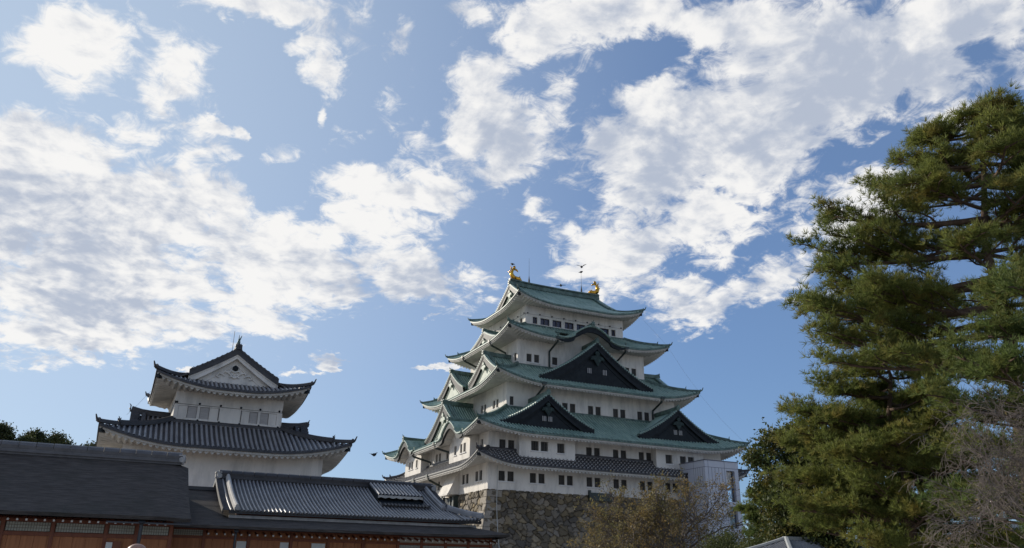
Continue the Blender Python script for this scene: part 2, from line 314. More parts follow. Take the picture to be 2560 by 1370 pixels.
# ------------------------------------------------------------------ Japanese roofs
def liftf(u, t, L, Ls): return L*max(0.0, 1-u/Ls)**2.0*t**1.5
BUMP = ((0, 0), (.23, 0), (.27, .45), (.36, .86), (.5, 1), (.64, .86), (.73, .45), (.77, 0))
WAVE = ((0, 1), (.12, .93), (.3, .35), (.42, 0), (.58, 0), (.7, .35), (.88, .93))
def columns(a, pitch, shape):
    n = max(2, round(2*a/pitch)); p = 2*a/n
    return [(-a+(k+q)*p, h) for k in range(n) for q, h in shape]+[(a, shape[0][1])]
def surf(mb, F, inn, out, lift, pitch, h, nt=6, k=.25, gaps=(), shape=BUMP, m=0, gt=.3, joints=None, vm=0, smin=-1e9, smax=1e9):
    ai, oi, zi = inn; ae, oe, ze = out; L, Ls = lift
    prev = None
    for s, hh in columns(ae, pitch, shape):
        if s < smin or s > smax: prev = None; continue
        t0 = max(0.0, (abs(s)-ai)/max(1e-6, ae-ai)) if abs(s) > ai else 0.0
        t0 = min(t0, .9999)
        t1 = 1.0; g = False
        for g0, g1 in gaps:
            if g0 < s < g1: t1 = gt; g = True
        if g and (t0 >= t1 or gt <= 0): prev = None; continue
        col = []
        for j in range(nt+1):
            if joints: f = (j//2+(j % 2)*.58)/(nt/2)
            else: f = j/nt
            t = t0+(t1-t0)*min(1, f)
            half = ai+(ae-ai)*t
            z = zi+(ze-zi)*prof(t, k)+liftf(half-abs(s), t, L, Ls)+hh*h
            col.append(tuple(F(s, oi+(oe-oi)*t, z)))
        b = len(mb.v); mb.v += col
        if prev is not None and prev[1] == g:
            pb = prev[0]
            for j in range(nt):
                mm = vm if vm and max(hh, prev[2]) < .1 else m  # valley faces get the darker material as painted shade
                if joints and (j % 2 == 1) and max(hh, prev[2]) > .1: mm = joints
                mb.face((pb+j, pb+j+1, b+j+1, b+j), mm)
        prev = (b, g, hh)
def scallop(mb, F, ae, oe, ze, lift, pitch, ztop, zbot, amp, gaps=()):
    """front board with a wavy lower edge"""
    L, Ls = lift; prev = None
    for s_, hh in columns(ae, pitch, WAVE):
        if any(a < s_ < b for a, b in gaps): prev = None; continue
        lz = liftf(ae-abs(s_), 1, L, Ls); b = len(mb.v)
        mb.v += [tuple(F(s_, oe, ze+ztop+lz)), tuple(F(s_, oe, ze+zbot-amp*hh+lz))]
        if prev is not None: mb.face((prev, prev+1, b+1, b))
        prev = b
def strip(mb, F, ae, oe, ze, lift, rows, n=60, gaps=(), m=0):
    L, Ls = lift; prev = None
    for i in range(n+1):
        s = -ae+2*ae*i/n
        g = any(a < s < b for a, b in gaps)
        if g: prev = None; continue
        lz = liftf(ae-abs(s), 1, L, Ls)
        b = len(mb.v); mb.v += [tuple(F(max(-ae-do, min(ae+do, s*(ae+do)/ae)), oe+do, ze+dz+lz)) for do, dz in rows]
        if prev is not None:
            for j in range(len(rows)-1): mb.face((prev+j, prev+j+1, b+j+1, b+j), m)
        prev = b
def oni(mb, F0, d, size, m=0):
    """ridge-end tile: plate with two horns; d = outward direction"""
    d = Vector((d[0], d[1], 0)).normalized(); a = Vector((-d.y, d.x, 0)); p0 = Vector(F0)
    G = lambda s, o, z: p0+a*s+d*o+Vector((0, 0, z))
    q = size
    mb.prism(G, [(-.55*q, -.25*q), (.55*q, -.25*q), (.6*q, .25*q), (.42*q, .75*q), (.5*q, 1.25*q), (.22*q, .95*q), (0, 1.05*q), (-.22*q, .95*q), (-.5*q, 1.25*q), (-.42*q, .75*q), (-.6*q, .25*q)], -.12*q, .12*q, m)
    mb.lathe(G(0, .1*q, .4*q), [(.01, -.22*q), (.22*q, -.12*q), (.26*q, 0), (.22*q, .12*q), (.01, .22*q)], 8, m)
    mb.tube([G(0, 0, 1.0*q), G(0, .1*q, 1.35*q), G(0, .35*q, 1.6*q)], [.12*q, .11*q, .07*q], 6, m)

def roof_tier(root, c, inn, out, wall, lift, M, pitch=.48, h=.16, gaps={}, joints=False, scale=1.0, zin={}, sides='ESNW', hipw=.42):
    """inn=(ax,ay,z) upper wall half sizes, out=(ax,ay,z) eave, wall=(ax,ay,ztop) wall below. Returns the roof part"""
    top, edge, hipm = M
    mb = MB(); me = MB(); mw = MB()
    for sd_ in sides:
        F = frame(c[0], c[1], sd_)
        i_, o_, w_ = ((inn[1], inn[0]), (out[1], out[0]), (wall[1], wall[0])) if sd_ in 'EW' else ((inn[0], inn[1]), (out[0], out[1]), (wall[0], wall[1]))
        g = gaps.get(sd_, ())
        if joints: surf(mb, F, (*i_, inn[2]), (*o_, out[2]), lift, pitch, h, 12, .12, g, joints=1)
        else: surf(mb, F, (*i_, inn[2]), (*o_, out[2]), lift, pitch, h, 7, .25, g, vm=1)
        e = scale
        strip(me, F, o_[0], o_[1], out[2], lift, ((0, .04), (.03, -.02*e), (.03, -.16*e), (-.12*e, -.17*e)), 80, g)
        # white boards under the tile ends, then the wavy plastered soffit back to the wall
        ow = o_[1]-.12*e; aw = o_[0]-.12*e
        strip(mw, F, aw, ow, out[2], lift, ((0, -.10*e), (.02, -.17*e), (.02, -.36*e), (-.10*e, -.36*e)), 80, g)
        scallop(mw, F, aw-.08*e, ow-.08*e, out[2], lift, .5*e, -.34*e, -.40*e, .19*e, g)
        surf(mw, F, (*w_, wall[2]), (aw-.081*e, ow-.081*e, out[2]-.40*e), lift, .5*e, -.19*e, 4, 0.0, g, WAVE, gt=0)
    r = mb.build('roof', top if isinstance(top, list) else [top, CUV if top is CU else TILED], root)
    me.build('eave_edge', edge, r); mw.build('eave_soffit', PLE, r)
    fl = MB()
    for sd_ in sides:
        F = frame(c[0], c[1], sd_); a, o = (inn[1], inn[0]) if sd_ in 'EW' else (inn[0], inn[1]); w = .30*scale
        fl.grid([[F(k*(a+dw), o+dw, inn[2]+dz) for k in (-1, 1)] for dw, dz in ((-.02, .26*scale), (w*.5, .22*scale), (w, .10*scale), (w, -.12*scale))])
    fl.build('wall_flashing', hipm, r)
    L, Ls = lift
    for sx, sy in ((1, -1), (1, 1), (-1, 1), (-1, -1)):
        hb = MB(); pts = []
        for j in range(13):
            t = j/12; z = inn[2]+(out[2]-inn[2])*prof(t, .12 if joints else .25)+liftf(0, t, L, Ls)+.05
            pts.append((c[0]+sx*(inn[0]+(out[0]-inn[0])*t), c[1]+sy*(inn[1]+(out[1]-inn[1])*t), z))
        d = Vector((sx, sy, 0)).normalized()
        k = 9; hb.sweep(pts[:k+1], hipw, hipw*.95)
        oni(hb, Vector(pts[k])+Vector((0, 0, .18*scale)), d, .34*scale)
        tipp = Vector(pts[-1])
        hb.sweep(pts[k:]+[tipp+d*.25*scale+Vector((0, 0, .13*scale))], hipw*.8, hipw*.7)
        hb.tube([tipp-d*.1, tipp+d*.32*scale+Vector((0, 0, .25*scale)), tipp+d*.5*scale+Vector((0, 0, .62*scale))], [.12*scale, .10*scale, .05*scale], 6)
        hb.build('hip_ridge', hipm, r)
        cb = MB(); q = tipp-d*.75*scale-Vector((0, 0, .52*scale))
        a = Vector((-d.y, d.x, 0)); G = lambda s, o, z: q+a*s+d*o+Vector((0, 0, z))
        cb.box(G, -.17*scale, .17*scale, -1.2*scale, .55*scale, -.24*scale, .12*scale); cb.build('corner_rafter', BLK, r)
    return r

def gcurve(u): return 1-1.38*u+.38*u*u
def gable(root, F, sc, of, za, zb, b, oin, M, hb=.75, wins=(), wallm=None, roof=True, g=gcurve, drop=.7, pitch=.4, ridge=(.5, .55), orn=1.0, kud=True, bargem=None, name='gable', edgew=.5, edgeh=.18, edgeb=.15):
    top, ridgem = M
    Z = lambda u: zb+(za-zb)*g(u)
    mb = MB()
    N = 14
    for sg in (-1, 1):
        if roof:
            prev = None
            n = max(2, round((of-oin)/pitch)); p = (of-oin)/n
            rows = []
            for k in range(n):
                for q, hh in BUMP:
                    o = of-(k+q)*p
                    rows.append([F(sc+sg*b*j/N, o, Z(j/N)+hh*.13) for j in range(N+1)])
            mb.grid(rows, lambda i: 2 if i % 8 in (0, 7) else 0)  # valley strips in the painted shade tone
        # tiles laid across along the gable edge
        us = [0]
        L_ = math.hypot(b, za-zb); nt = max(4, round(L_/.38))
        rows = []
        for k in range(nt):
            for q, hh in BUMP:
                u = (k+q)/nt; z = Z(u)+.10+edgeh+hh*edgeb
                rows.append([F(sc+sg*b*u, of-edgew-.04, Z(u)+.02), F(sc+sg*b*u, of-edgew, z-.03), F(sc+sg*b*u, of+.05, z), F(sc+sg*b*u, of+.05, z-.16)])
        mb.grid(rows, 1)
    part = mb.build(name, [top, CUL if top is CU else TILED, CUV if top is CU else TILED], root)
    # barge boards
    bb = MB(); vb = MB()
    for sg in (-1, 1): vb.grid([[F(sc+sg*b*j/N, of+.02, Z(j/N)+.12+edgeh), F(sc+sg*b*j/N, of+.02, Z(j/N)-.14), F(sc+sg*b*j/N, of-.2, Z(j/N)-.14)] for j in range(N+1)])
    for sg in (-1, 1):
        rows = []
        for j in range(N+1):
            u = j/N*1.0; x = sc+sg*b*u; hh = hb*(.8+.35*u)
            rows.append([F(x, of-.08, Z(u)-.05), F(x, of-.08, Z(u)-.05-hh), F(x, of-.3, Z(u)-.05-hh), F(x, of-.3, Z(u)-.05)])
        bb.grid(rows)
        rows = [[F(sc+sg*b*j/N, of-.04, Z(j/N)-.10), F(sc+sg*b*j/N, of-.04, Z(j/N)-.10-hb*.3), F(sc+sg*b*j/N, of-.10, Z(j/N)-.10-hb*.3)] for j in range(N+1)]
        bb.grid(rows)
    bb.build('bargeboard', bargem or BLK, part); vb.build('verge_board', BLK if top is CU else TILED, part)
    # infill wall
    wb = MB(); ow = of-.3-.12
    rows = []
    for j in range(-N, N+1):
        u = abs(j)/N; x = sc+b*j/N
        rows.append([F(x, ow, Z(u)-.1), F(x, ow, zb-drop)])
    wb.grid(rows)
    if wallm is PL or wallm is None or wallm is CUP:
        pass
    # raised moulding
    for sg in (-1, 1):
        wb.tube([F(sc+sg*b*j/N, ow+.03, Z(j/N)-.1-hb*1.45-.25*j/N) for j in range(0, N-2)], .07*max(.6, orn), 4)
    wb.build('gable_wall', wallm or BLK, part)
    # ornament below the peak
    if orn:
        ob = MB(); zc = za-hb-.55*orn
        G = lambda s, o, z: F(sc+s, of-.05+o, zc+z)
        def star(cx, cz, r, n=6):
            return [(cx+r*(1 if i % 2 == 0 else .72)*math.cos(math.pi*i/n), cz+r*(1 if i % 2 == 0 else .72)*math.sin(math.pi*i/n)) for i in range(2*n)]
        ob.prism(G, star(0, .15*orn, .34*orn), -.1, .08)
        ob.prism(G, [(-.3*orn, -.1*orn), (-.75*orn, -.25*orn), (-.95*orn, -.65*orn), (-.5*orn, -.6*orn), (-.25*orn, -.95*orn), (0, -1.35*orn), (.25*orn, -.95*orn), (.5*orn, -.6*orn), (.95*orn, -.65*orn), (.75*orn, -.25*orn), (.3*orn, -.1*orn)], -.12, .04)
        ob.build('gable_pendant', BLKG if wallm is BLK or wallm is None else (wallm if wallm is PL else CUP), part)
    for (s0, s1, z0, z1, nb) in wins:
        wm = MB(); wm.box(F, sc+s0, sc+s1, ow-.1, ow+.03, z0, z1); w = wm.build('gable_window', GLS, part)
        for k in range(nb):
            x = sc+s0+(s1-s0)*(k+.5)/nb; wm.v = wm.v
            bm_ = MB(); bm_.box(F, x-.045, x+.045, ow+.03, ow+.09, z0-.02, z1+.02, 0)
            LATB.setdefault(w.name, (w, []))[1].append(bm_)
    # ridge
    rb = MB(); rw, rh = ridge
    rb.sweep([F(sc, oin, za-.02), F(sc, (oin+of)/2, za+.0), F(sc, of-.6, za+.06), F(sc, of+.1, za+.22)], rw, rh)
    d = F(0, 1, 0)-F(0, 0, 0)
    oni(rb, F(sc, of+.12, za+.30), d, max(.3, rh*.72))
    if kud:
        for sg in (-1, 1):
            pts = [F(sc+sg*b*u, of-edgew-.35, Z(u)+.04) for u in [.04+.84*j/10 for j in range(11)]]
            kb = MB(); kb.sweep(pts, .34, .34)
            oni(kb, pts[-1]+Vector((0, 0, .15)), pts[-1]-pts[-2], .26); kb.build('descending_ridge', ridgem, part)
    rb.build('gable_ridge', ridgem, part)
    return part
LATB = {}
def flush_lattice():
    for w, lst in LATB.values():
        mb = MB()
        for b in lst:
            k = len(mb.v); mb.v += b.v
            for f in b.f: mb.face(tuple(k+i for i in f))
        mb.build('lattice', LATW, w)

def karahafu(root, F, sc, oe, ze, hgt, b, oin, M, ow, zw, wallm=PL):
    top, ridgem = M
    def Z(q):  # q -1..1
        a = abs(q); return ze+hgt*(.5*(1+math.cos(math.pi*min(1, a*1.06))))**1.15-.14*hgt*math.sin(math.pi*a)**2*(a > .5)
    N = 44; of = oe+.15
    mb = MB(); n = max(2, round((of-oin)/.42)); p = (of-oin)/n
    rows = []
    for k in range(8):
        o = of-(of-oin)*k/7
        row = []
        for i in range(2*int(b/.42)*8+1):
            q = -1+2*i/(2*int(b/.42)*8); hh = BUMP[i % 8][1]*.11
            row.append(F(sc+b*q, o, Z(q)+hh+.03*(of-o)))
        rows.append(row)
    mb.grid(rows)
    part = mb.build('karahafu_gable', [top], root)
    db = MB(); rows = []
    eb = MB(); er = []
    for i in range(N+1):
        q = -1+2*i/N; x = sc+b*q; th = .32+.42*(math.cos(math.pi*q/2))**.8
        rows.append([F(x, of-.18, Z(q)-.16), F(x, of-.18, Z(q)-.16-th), F(x, of-.5, Z(q)-.16-th), F(x, of-.5, Z(q)-.1)])
    db.grid(rows); db.build('bargeboard', BLK, part)
    ne = int(2*b/.3); rows = []
    top = CUL
    for k in range(ne):
        for qq, hh in BUMP:
            q = -1+2*(k+qq)/ne; x = sc+b*q
            rows.append([F(x, of-.3, Z(q)+.04+hh*.1), F(x, of+.03, Z(q)+.03+hh*.09), F(x, of+.03, Z(q)-.08), F(x, of-.18, Z(q)-.17)])
    eb.grid(rows); eb.build('eave_edge', top, part)
    sb = MB(); rows = []
    for i in range(N+1):
        q = -1+2*i/N; x = sc+b*q
        rows.append([F(x, of-.5, Z(q)-.55), F(x, ow, Z(q)-.45)])
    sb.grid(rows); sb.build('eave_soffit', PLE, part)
    wb = MB(); wb.grid([[F(sc+b*(-1+2*i/N), ow+.06, max(zw-.3, Z(-1+2*i/N)-.40)), F(sc+b*(-1+2*i/N), ow+.06, zw-.35)] for i in range(N+1)])
    wb.build('gable_wall', wallm, part)
    # small carved strut between the eave board and the wall
    rb = MB(); rb.sweep([F(sc, oin, ze+hgt+.05), F(sc, (oin+of)/2, ze+hgt+.02), F(sc, of-.5, ze+hgt+.06), F(sc, of+.0, ze+hgt+.14)], .5, .5)
    d = F(0, 1, 0)-F(0, 0, 0); oni(rb, F(sc, of+.05, ze+hgt+.12), d, .5)
    for sg in (-1, 1):
        cb = MB(); oni(cb, F(sc+sg*b*.98, of-.25, ze+.12), d, .28); cb.build('corner_tile', ridgem, part)
    rb.build('gable_ridge', ridgem, part)
    return part

# ------------------------------------------------------------------ walls and windows
def wall(mb, F, a, o, z0, z1, holes=(), depth=.34, s0=None, s1=None, m=0):
    lo = -a if s0 is None else s0; hi = a if s1 is None else s1
    ss = sorted({lo, hi, *[h[0] for h in holes], *[h[1] for h in holes]}); zs = sorted({z0, z1, *[h[2] for h in holes], *[h[3] for h in holes]})
    for i in range(len(ss)-1):
        for j in range(len(zs)-1):
            cs, cz = (ss[i]+ss[i+1])/2, (zs[j]+zs[j+1])/2
            if any(h[0] < cs < h[1] and h[2] < cz < h[3] for h in holes): continue
            mb.quad(F(ss[i], o, zs[j]), F(ss[i+1], o, zs[j]), F(ss[i+1], o, zs[j+1]), F(ss[i], o, zs[j+1]), m)
    for (a0, a1, b0, b1) in holes:
        for p, q in (((a0, b0), (a1, b0)), ((a1, b0), (a1, b1)), ((a1, b1), (a0, b1)), ((a0, b1), (a0, b0))):
            mb.quad(F(p[0], o, p[1]), F(p[0], o-depth, p[1]), F(q[0], o-depth, q[1]), F(q[0], o, q[1]), m)
def window(root, F, o, h, nb=5, paneM=None, barM=None, mullion=0):
    s0, s1, z0, z1 = h
    wb = MB(); wb.box(F, s0+.002, s1-.002, o-.36, o-.30, z0+.002, z1-.002)
    w = wb.build('window', paneM or GLS, root)
    lb = MB()
    f = .05
    for (x0, x1, y0, y1) in ((s0, s0+f, z0, z1), (s1-f, s1, z0, z1), (s0+f, s1-f, z0, z0+f), (s0+f, s1-f, z1-f, z1)): lb.box(F, x0+.003, x1-.003, o-.24, o-.15, y0+.003, y1-.003)
    for k in range(nb):
        x = s0+(s1-s0)*(k+1)/(nb+1); r = .042
        lb.box(F, x-r, x+r, o-.225, o-.16, z0+f, z1-f)
    lb.build('lattice', barM or LAT, w)
def sill(root, F, o, s0, s1, z):
    b = MB(); b.box(F, s0-.1, s1+.1, o+.003, o+.13, z-.17, z-.02); b.build('window_sill', WHITE_SILL, root)
WHITE_SILL = mat('sill_plaster', (.70, .68, .66), (.6, .58, .56), .85, nscale=2)

# ================================================================== ground
gb = MB(); gb.quad((-3000, -3000, 0), (3000, -3000, 0), (3000, 3000, 0), (-3000, 3000, 0))
g_ = gb.build('ground', GRAV); g_['kind'] = 'structure'

# ================================================================== irimoya (hip-and-gable) roof
def irimoya(root, c, along, oe, ae, ze, zr, sg, sgb, wallt, lift, M, pitch, h, e, gabM, hb, orn, ridge, wins=(), k=.25, edgew=.5, edgeh=.18, edgeb=.15, ridge_name='main_ridge'):
    top, edge, hipm = M; L, Ls = lift
    slopes = ('E', 'W') if along == 'y' else ('S', 'N'); ends = ('N', 'S') if along == 'y' else ('E', 'W')
    og = oe-(ae-sgb); Zp = lambda o: zr+(ze-zr)*prof(o/oe, k)
    mb = MB(); me = MB(); mw = MB()
    for sd_ in slopes:
        F = frame(c[0], c[1], sd_); prev = None
        for s, hh in columns(ae, pitch, BUMP):
            o0 = 0.0 if abs(s) <= sg else min(oe*.9999, max(og, oe-(ae-abs(s))))
            col = []
            for j in range(10):
                o = o0+(oe-o0)*j/9; t = o/oe; u = max(0, (ae-(oe-o))-abs(s)) if o > og else 99
                tt = max(0, (o-og)/(oe-og))
                col.append(tuple(F(s, o, Zp(o)+liftf(u, tt, L, Ls)+hh*h)))
            b = len(mb.v); mb.v += col
            if prev is not None and abs(prev[1]-o0) < 1.0:
                for j in range(9): mb.face((prev[0]+j, prev[0]+j+1, b+j+1, b+j), 1 if max(hh, prev[2]) < .1 else 0)  # shade between tile rows painted by the second material
            prev = (b, o0, hh)
    for sd_ in ends:
        F = frame(c[0], c[1], sd_)
        surf(mb, F, (og, sgb-.35, Zp(og)+.05), (oe, ae, ze), lift, pitch, h, 6, .15, vm=1)
    for sd_ in 'ESNW':
        F = frame(c[0], c[1], sd_)
        o_ = (ae, oe) if sd_ in slopes else (oe, ae); w_ = (wallt[1], wallt[0]) if sd_ in slopes else (wallt[0], wallt[1])
        strip(me, F, o_[0], o_[1], ze, lift, ((0, .04), (.03, -.02*e), (.03, -.16*e), (-.12*e, -.17*e)), 80)
        ow = o_[1]-.12*e; aw = o_[0]-.12*e
        strip(mw, F, aw, ow, ze, lift, ((0, -.10*e), (.02, -.17*e), (.02, -.36*e), (-.10*e, -.36*e)), 80)
        scallop(mw, F, aw-.08*e, ow-.08*e, ze, lift, .5*e, -.34*e, -.40*e, .19*e)
        surf(mw, F, (*w_, wallt[2]), (aw-.081*e, ow-.081*e, ze-.40*e), lift, .5*e, -.19*e, 4, 0.0, (), WAVE)
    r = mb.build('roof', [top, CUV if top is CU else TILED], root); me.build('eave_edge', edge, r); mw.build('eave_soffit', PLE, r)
    for sa in (-1, 1):
        for so_ in (-1, 1):
            pts = []
            for j in range(11):
                t = j/10; o = og+(oe-og)*t; a = sgb+(ae-sgb)*t; z = Zp(o)+liftf(0, t, L, Ls)+.05
                pts.append(Vector((c[0]+so_*o, c[1]+sa*a, z)) if along == 'y' else Vector((c[0]+sa*a, c[1]+so_*o, z)))
            d = Vector((pts[-1].x-pts[0].x, pts[-1].y-pts[0].y, 0)).normalized()
            hb_ = MB(); hb_.sweep(pts+[pts[-1]+d*.25*e+Vector((0, 0, .15*e))], .36*e, .32*e)
            tipp = pts[-1]; hb_.tube([tipp-d*.1, tipp+d*.32*e+Vector((0, 0, .25*e)), tipp+d*.5*e+Vector((0, 0, .62*e))], [.12*e, .10*e, .05*e], 6)
            hb_.build('hip_ridge', hipm, r)
            q = tipp-d*.75*e-Vector((0, 0, .52*e)); a_ = Vector((-d.y, d.x, 0)); G = lambda s, o, z: q+a_*s+d*o+Vector((0, 0, z))
            cb = MB(); cb.box(G, -.17*e, .17*e, -1.2*e, .55*e, -.24*e, .12*e); cb.build('corner_rafter', BLK, r)
    # ridge with low ornament bands
    rb = MB(); rl = sg
    def RP(s, z): return Vector((c[0], c[1]+s, z)) if along == 'y' else Vector((c[0]+s, c[1], z))
    pts = [RP(-rl+2*rl*j/16, zr-.05+.22*abs(-1+j/8)**3) for j in range(17)]
    w, hgt = ridge
    rb.sweep(pts, w*1.25, hgt*.30); rb.sweep([p+Vector((0, 0, hgt*.28)) for p in pts], w*.8, hgt*.5); rb.sweep([p+Vector((0, 0, hgt*.74)) for p in pts], w*1.15, hgt*.28)
    n = int(rl*2/.45)
    FE = frame(c[0], c[1], slopes[0])
    for k_ in range(n):
        for F in (frame(c[0], c[1], slopes[0]), frame(c[0], c[1], slopes[1])):
            s = -rl+.3+(2*rl-.6)*k_/(n-1); z = zr-.05+.22*abs(s/rl)**3
            rb.box(F, s-.08, s+.08, w*.38, w*.50, z+hgt*.36, z+hgt*.62)
    rb.build(ridge_name, hipm, root)
    for sd_ in ends:
        F = frame(c[0], c[1], sd_); zg = Zp(og)
        gable(root, F, 0, sg, zr, zg, og, 0, (top, hipm), hb=hb, wallm=gabM[0], bargem=gabM[1], roof=False, g=lambda u: (Zp(u*og)-zg)/(zr-zg), drop=.3, ridge=(.01, .01) if False else (w*1.1, hgt*.6), orn=orn, wins=wins, edgew=edgew, edgeh=edgeh, edgeb=edgeb)
    return r, og, Zp

# ================================================================== the keep
keep = thing('castle_keep', 'tall white castle keep with tiers of green copper roofs and golden fish on top', 'castle keep', (0, 0, 11.7))
AX = {1: 15.66, 2: 15.66, 3: 11.43, 4: 8.52, 5: 6.475}; AY = {1: 18.13, 2: 18.13, 3: 13.76, 4: 10.71, 5: 8.52}
CM = (CU, CUD, CUD)
def pairs(cs, w, z0, z1, gap=1.22):
    return [(c_+d-w/2, c_+d+w/2, z0, z1) for c_ in cs for d in (-gap/2, gap/2)]
EW = {1: pairs([-15.65, -11.32, -7.22, -3.1, 1.0, 5.15, 9.3, 13.4], .88, 12.76, 13.97),
      2: pairs([-15.62, -3.07, 1.07, 5.18], .88, 16.62, 17.81),
      3: [(-13.28, -12.69, 23.2, 24.4)]+pairs([-4.21, -.08, 4.04, 8.16], .86, 23.1, 24.33),
      4: pairs([-8.31, 8.24], .82, 30.32, 31.5)+[(-5.2, -4.32, 30.35, 31.5)],
      5: [(-7.29, -6.53, 36.82, 37.85)]+[(c_-.765, c_+.765, 36.82, 37.85) for c_ in (-5.25, -3.2, -1.1, .96, 3.06, 5.16)]+[(6.41, 7.13, 36.82, 37.85)]}
SW_ = {1: pairs([8.52, 12.82, -1.65, -8.5, -12.8], .88, 12.9, 14.14, 1.27)+[(1.2, 2.0, 13.1, 14.12)],
       2: pairs([-1.7], .82, 16.86, 18.04)+[(1.4, 2.3, 16.84, 18.04), (13.2, 13.92, 16.9, 17.98)],
       3: pairs([7.95, 3.85], .76, 23.3, 24.48, 1.08),
       4: [(7.25, 8.05, 30.38, 31.55), (-8.05, -7.25, 30.38, 31.55)],
       5: [(4.62, 5.47, 36.85, 37.83)]+[(c_-.7, c_+.7, 36.85, 37.83) for c_ in (3.2, 1.2, -.9, -2.9)]+[(-5.47, -4.62, 36.85, 37.83)]}
ZW = {1: (11.66, 15.4), 2: (16.0, 19.2), 3: (22.0, 26.8), 4: (28.9, 34.0), 5: (35.7, 40.0)}
for i in range(1, 6):
    mb = MB(); z0, z1 = ZW[i]
    for sd_ in 'ESNW':
        F = frame(0, 0, sd_); a, o = (AY[i], AX[i]) if sd_ in 'EW' else (AX[i], AY[i])
        hs = EW[i] if sd_ == 'E' else SW_[i] if sd_ == 'S' else ()
        wall(mb, F, a, o, z0, z1, hs)
    if i == 5:   # thin rails and flared foot of the top storey
        for sd_ in 'ESNW':
            F = frame(0, 0, sd_); a, o = (AY[i], AX[i]) if sd_ in 'EW' else (AX[i], AY[i])
            for zz, dz, pr in ((38.02, .16, .035), (36.60, .13, .05), (36.42, .05, .16), (36.30, .10, .11)): mb.box(F, -a-pr, a+pr, o-.05, o+pr, zz, zz+dz)
            for zz in (38.19, 36.55): mb.box(F, -a-.045, a+.045, o-.02, o+.042, zz, zz+.03, 1)
            hs = EW[5] if sd_ in 'EW' else SW_[5]
            for h_ in hs: 
                for xx in (h_[0]-.13, h_[1]+.03): mb.box(F, xx, xx+.10, o-.02, o+.03, h_[2]-.05, h_[3]+.05)
    mb.build('wall', [PL, LAT], keep)
for sd_, T, G_ in (('E', EW, AX), ('S', SW_, AY)):
    F = frame(0, 0, sd_)
    for i in range(1, 6):
        for h_ in T[i]:
            if i == 5: window(keep, F, G_[i], h_, 1, NAVY, LAT)
            else: window(keep, F, G_[i], h_, 4 if h_[1]-h_[0] > .7 else 3)
        if i < 5:
            hs = sorted(T[i]); k = 0
            while k < len(hs):
                if k+1 < len(hs) and hs[k+1][0]-hs[k][1] < .6: sill(keep, F, G_[i], hs[k][0], hs[k+1][1], hs[k][2]); k += 2
                else: sill(keep, F, G_[i], hs[k][0], hs[k][1], hs[k][2]); k += 1
    # black studs on the rails of the top storey
    a, o = (AY[5], AX[5]) if sd_ == 'E' else (AX[5], AY[5])
    for zz in (38.31, 36.53):
        for k in range(9 if sd_ == 'E' else 7):
            s = -a+.35+(2*a-.7)*k/(8 if sd_ == 'E' else 6)
            nb = MB(); p = F(s, o+.04, zz); q = F(s, o+.16, zz); nb.tube([p, p+(q-p)*.6, q], [.12, .11, .03], 8); nb.build('stud', BLK, keep)
# jutting bays
def bay(F, s0, s1, o0, o1, z0, z1, holes):
    mb = MB(); wall(mb, F, 0, o1, z0, z1, holes, s0=s0, s1=s1)
    mb.quad(F(s0, o0-.2, z0), F(s0, o1, z0), F(s0, o1, z1), F(s0, o0-.2, z1)); mb.quad(F(s1, o1, z0), F(s1, o0-.2, z0), F(s1, o0-.2, z1), F(s1, o1, z1))
    mb.quad(F(s0, o0-.2, z1), F(s0, o1, z1), F(s1, o1, z1), F(s1, o0-.2, z1))
    b_ = mb.build('bay', PL, keep)
    for h_ in holes:
        wb = MB(); wb.box(F, h_[0]+.002, h_[1]-.002, o1-.36, o1-.30, h_[2]+.002, h_[3]-.002); wb.build('window', GLS, b_)
        lb = MB(); n = 4 if h_[1]-h_[0] > .9 else 3
        for k in range(n):
            x = h_[0]+(h_[1]-h_[0])*(k+1)/(n+1); lb.box(F, x-.045, x+.045, o1-.22, o1-.15, h_[2], h_[3])
        lb.build('lattice', LAT, b_)
        sb = MB(); sb.box(F, h_[0]-.12, h_[1]+.12, o1+.003, o1+.12, h_[2]-.16, h_[2]-.02); sb.build('window_sill', WHITE_SILL, b_)
FE, FS = frame(0, 0, 'E'), frame(0, 0, 'S')
bay(FE, -14.4, -6.4, 15.66, 16.7, 15.3, 18.75, [(-12.73, -11.66, 16.6, 17.8), (-11.39, -10.33, 16.6, 17.8), (-9.01, -7.93, 16.55, 17.77)])
bay(FE, 6.24, 14.2, 15.66, 16.7, 15.3, 18.75, [(7.77, 8.87, 16.4, 17.6), (10.17, 11.22, 16.35, 17.56), (11.52, 12.58, 16.35, 17.56)])
bay(FS, 5.55, 12.5, 18.13, 19.3, 15.2, 19.3, [(7.2, 8.04, 16.6, 17.78), (9.26, 9.99, 16.64, 17.79), (10.38, 11.18, 16.64, 17.79)])
bay(FS, -12.5, -5.55, 18.13, 19.3, 15.2, 19.3, [(-10.95, -10.16, 16.66, 17.76), (-9.79, -9.02, 16.66, 17.76), (-7.8, -7.02, 16.64, 17.77)])
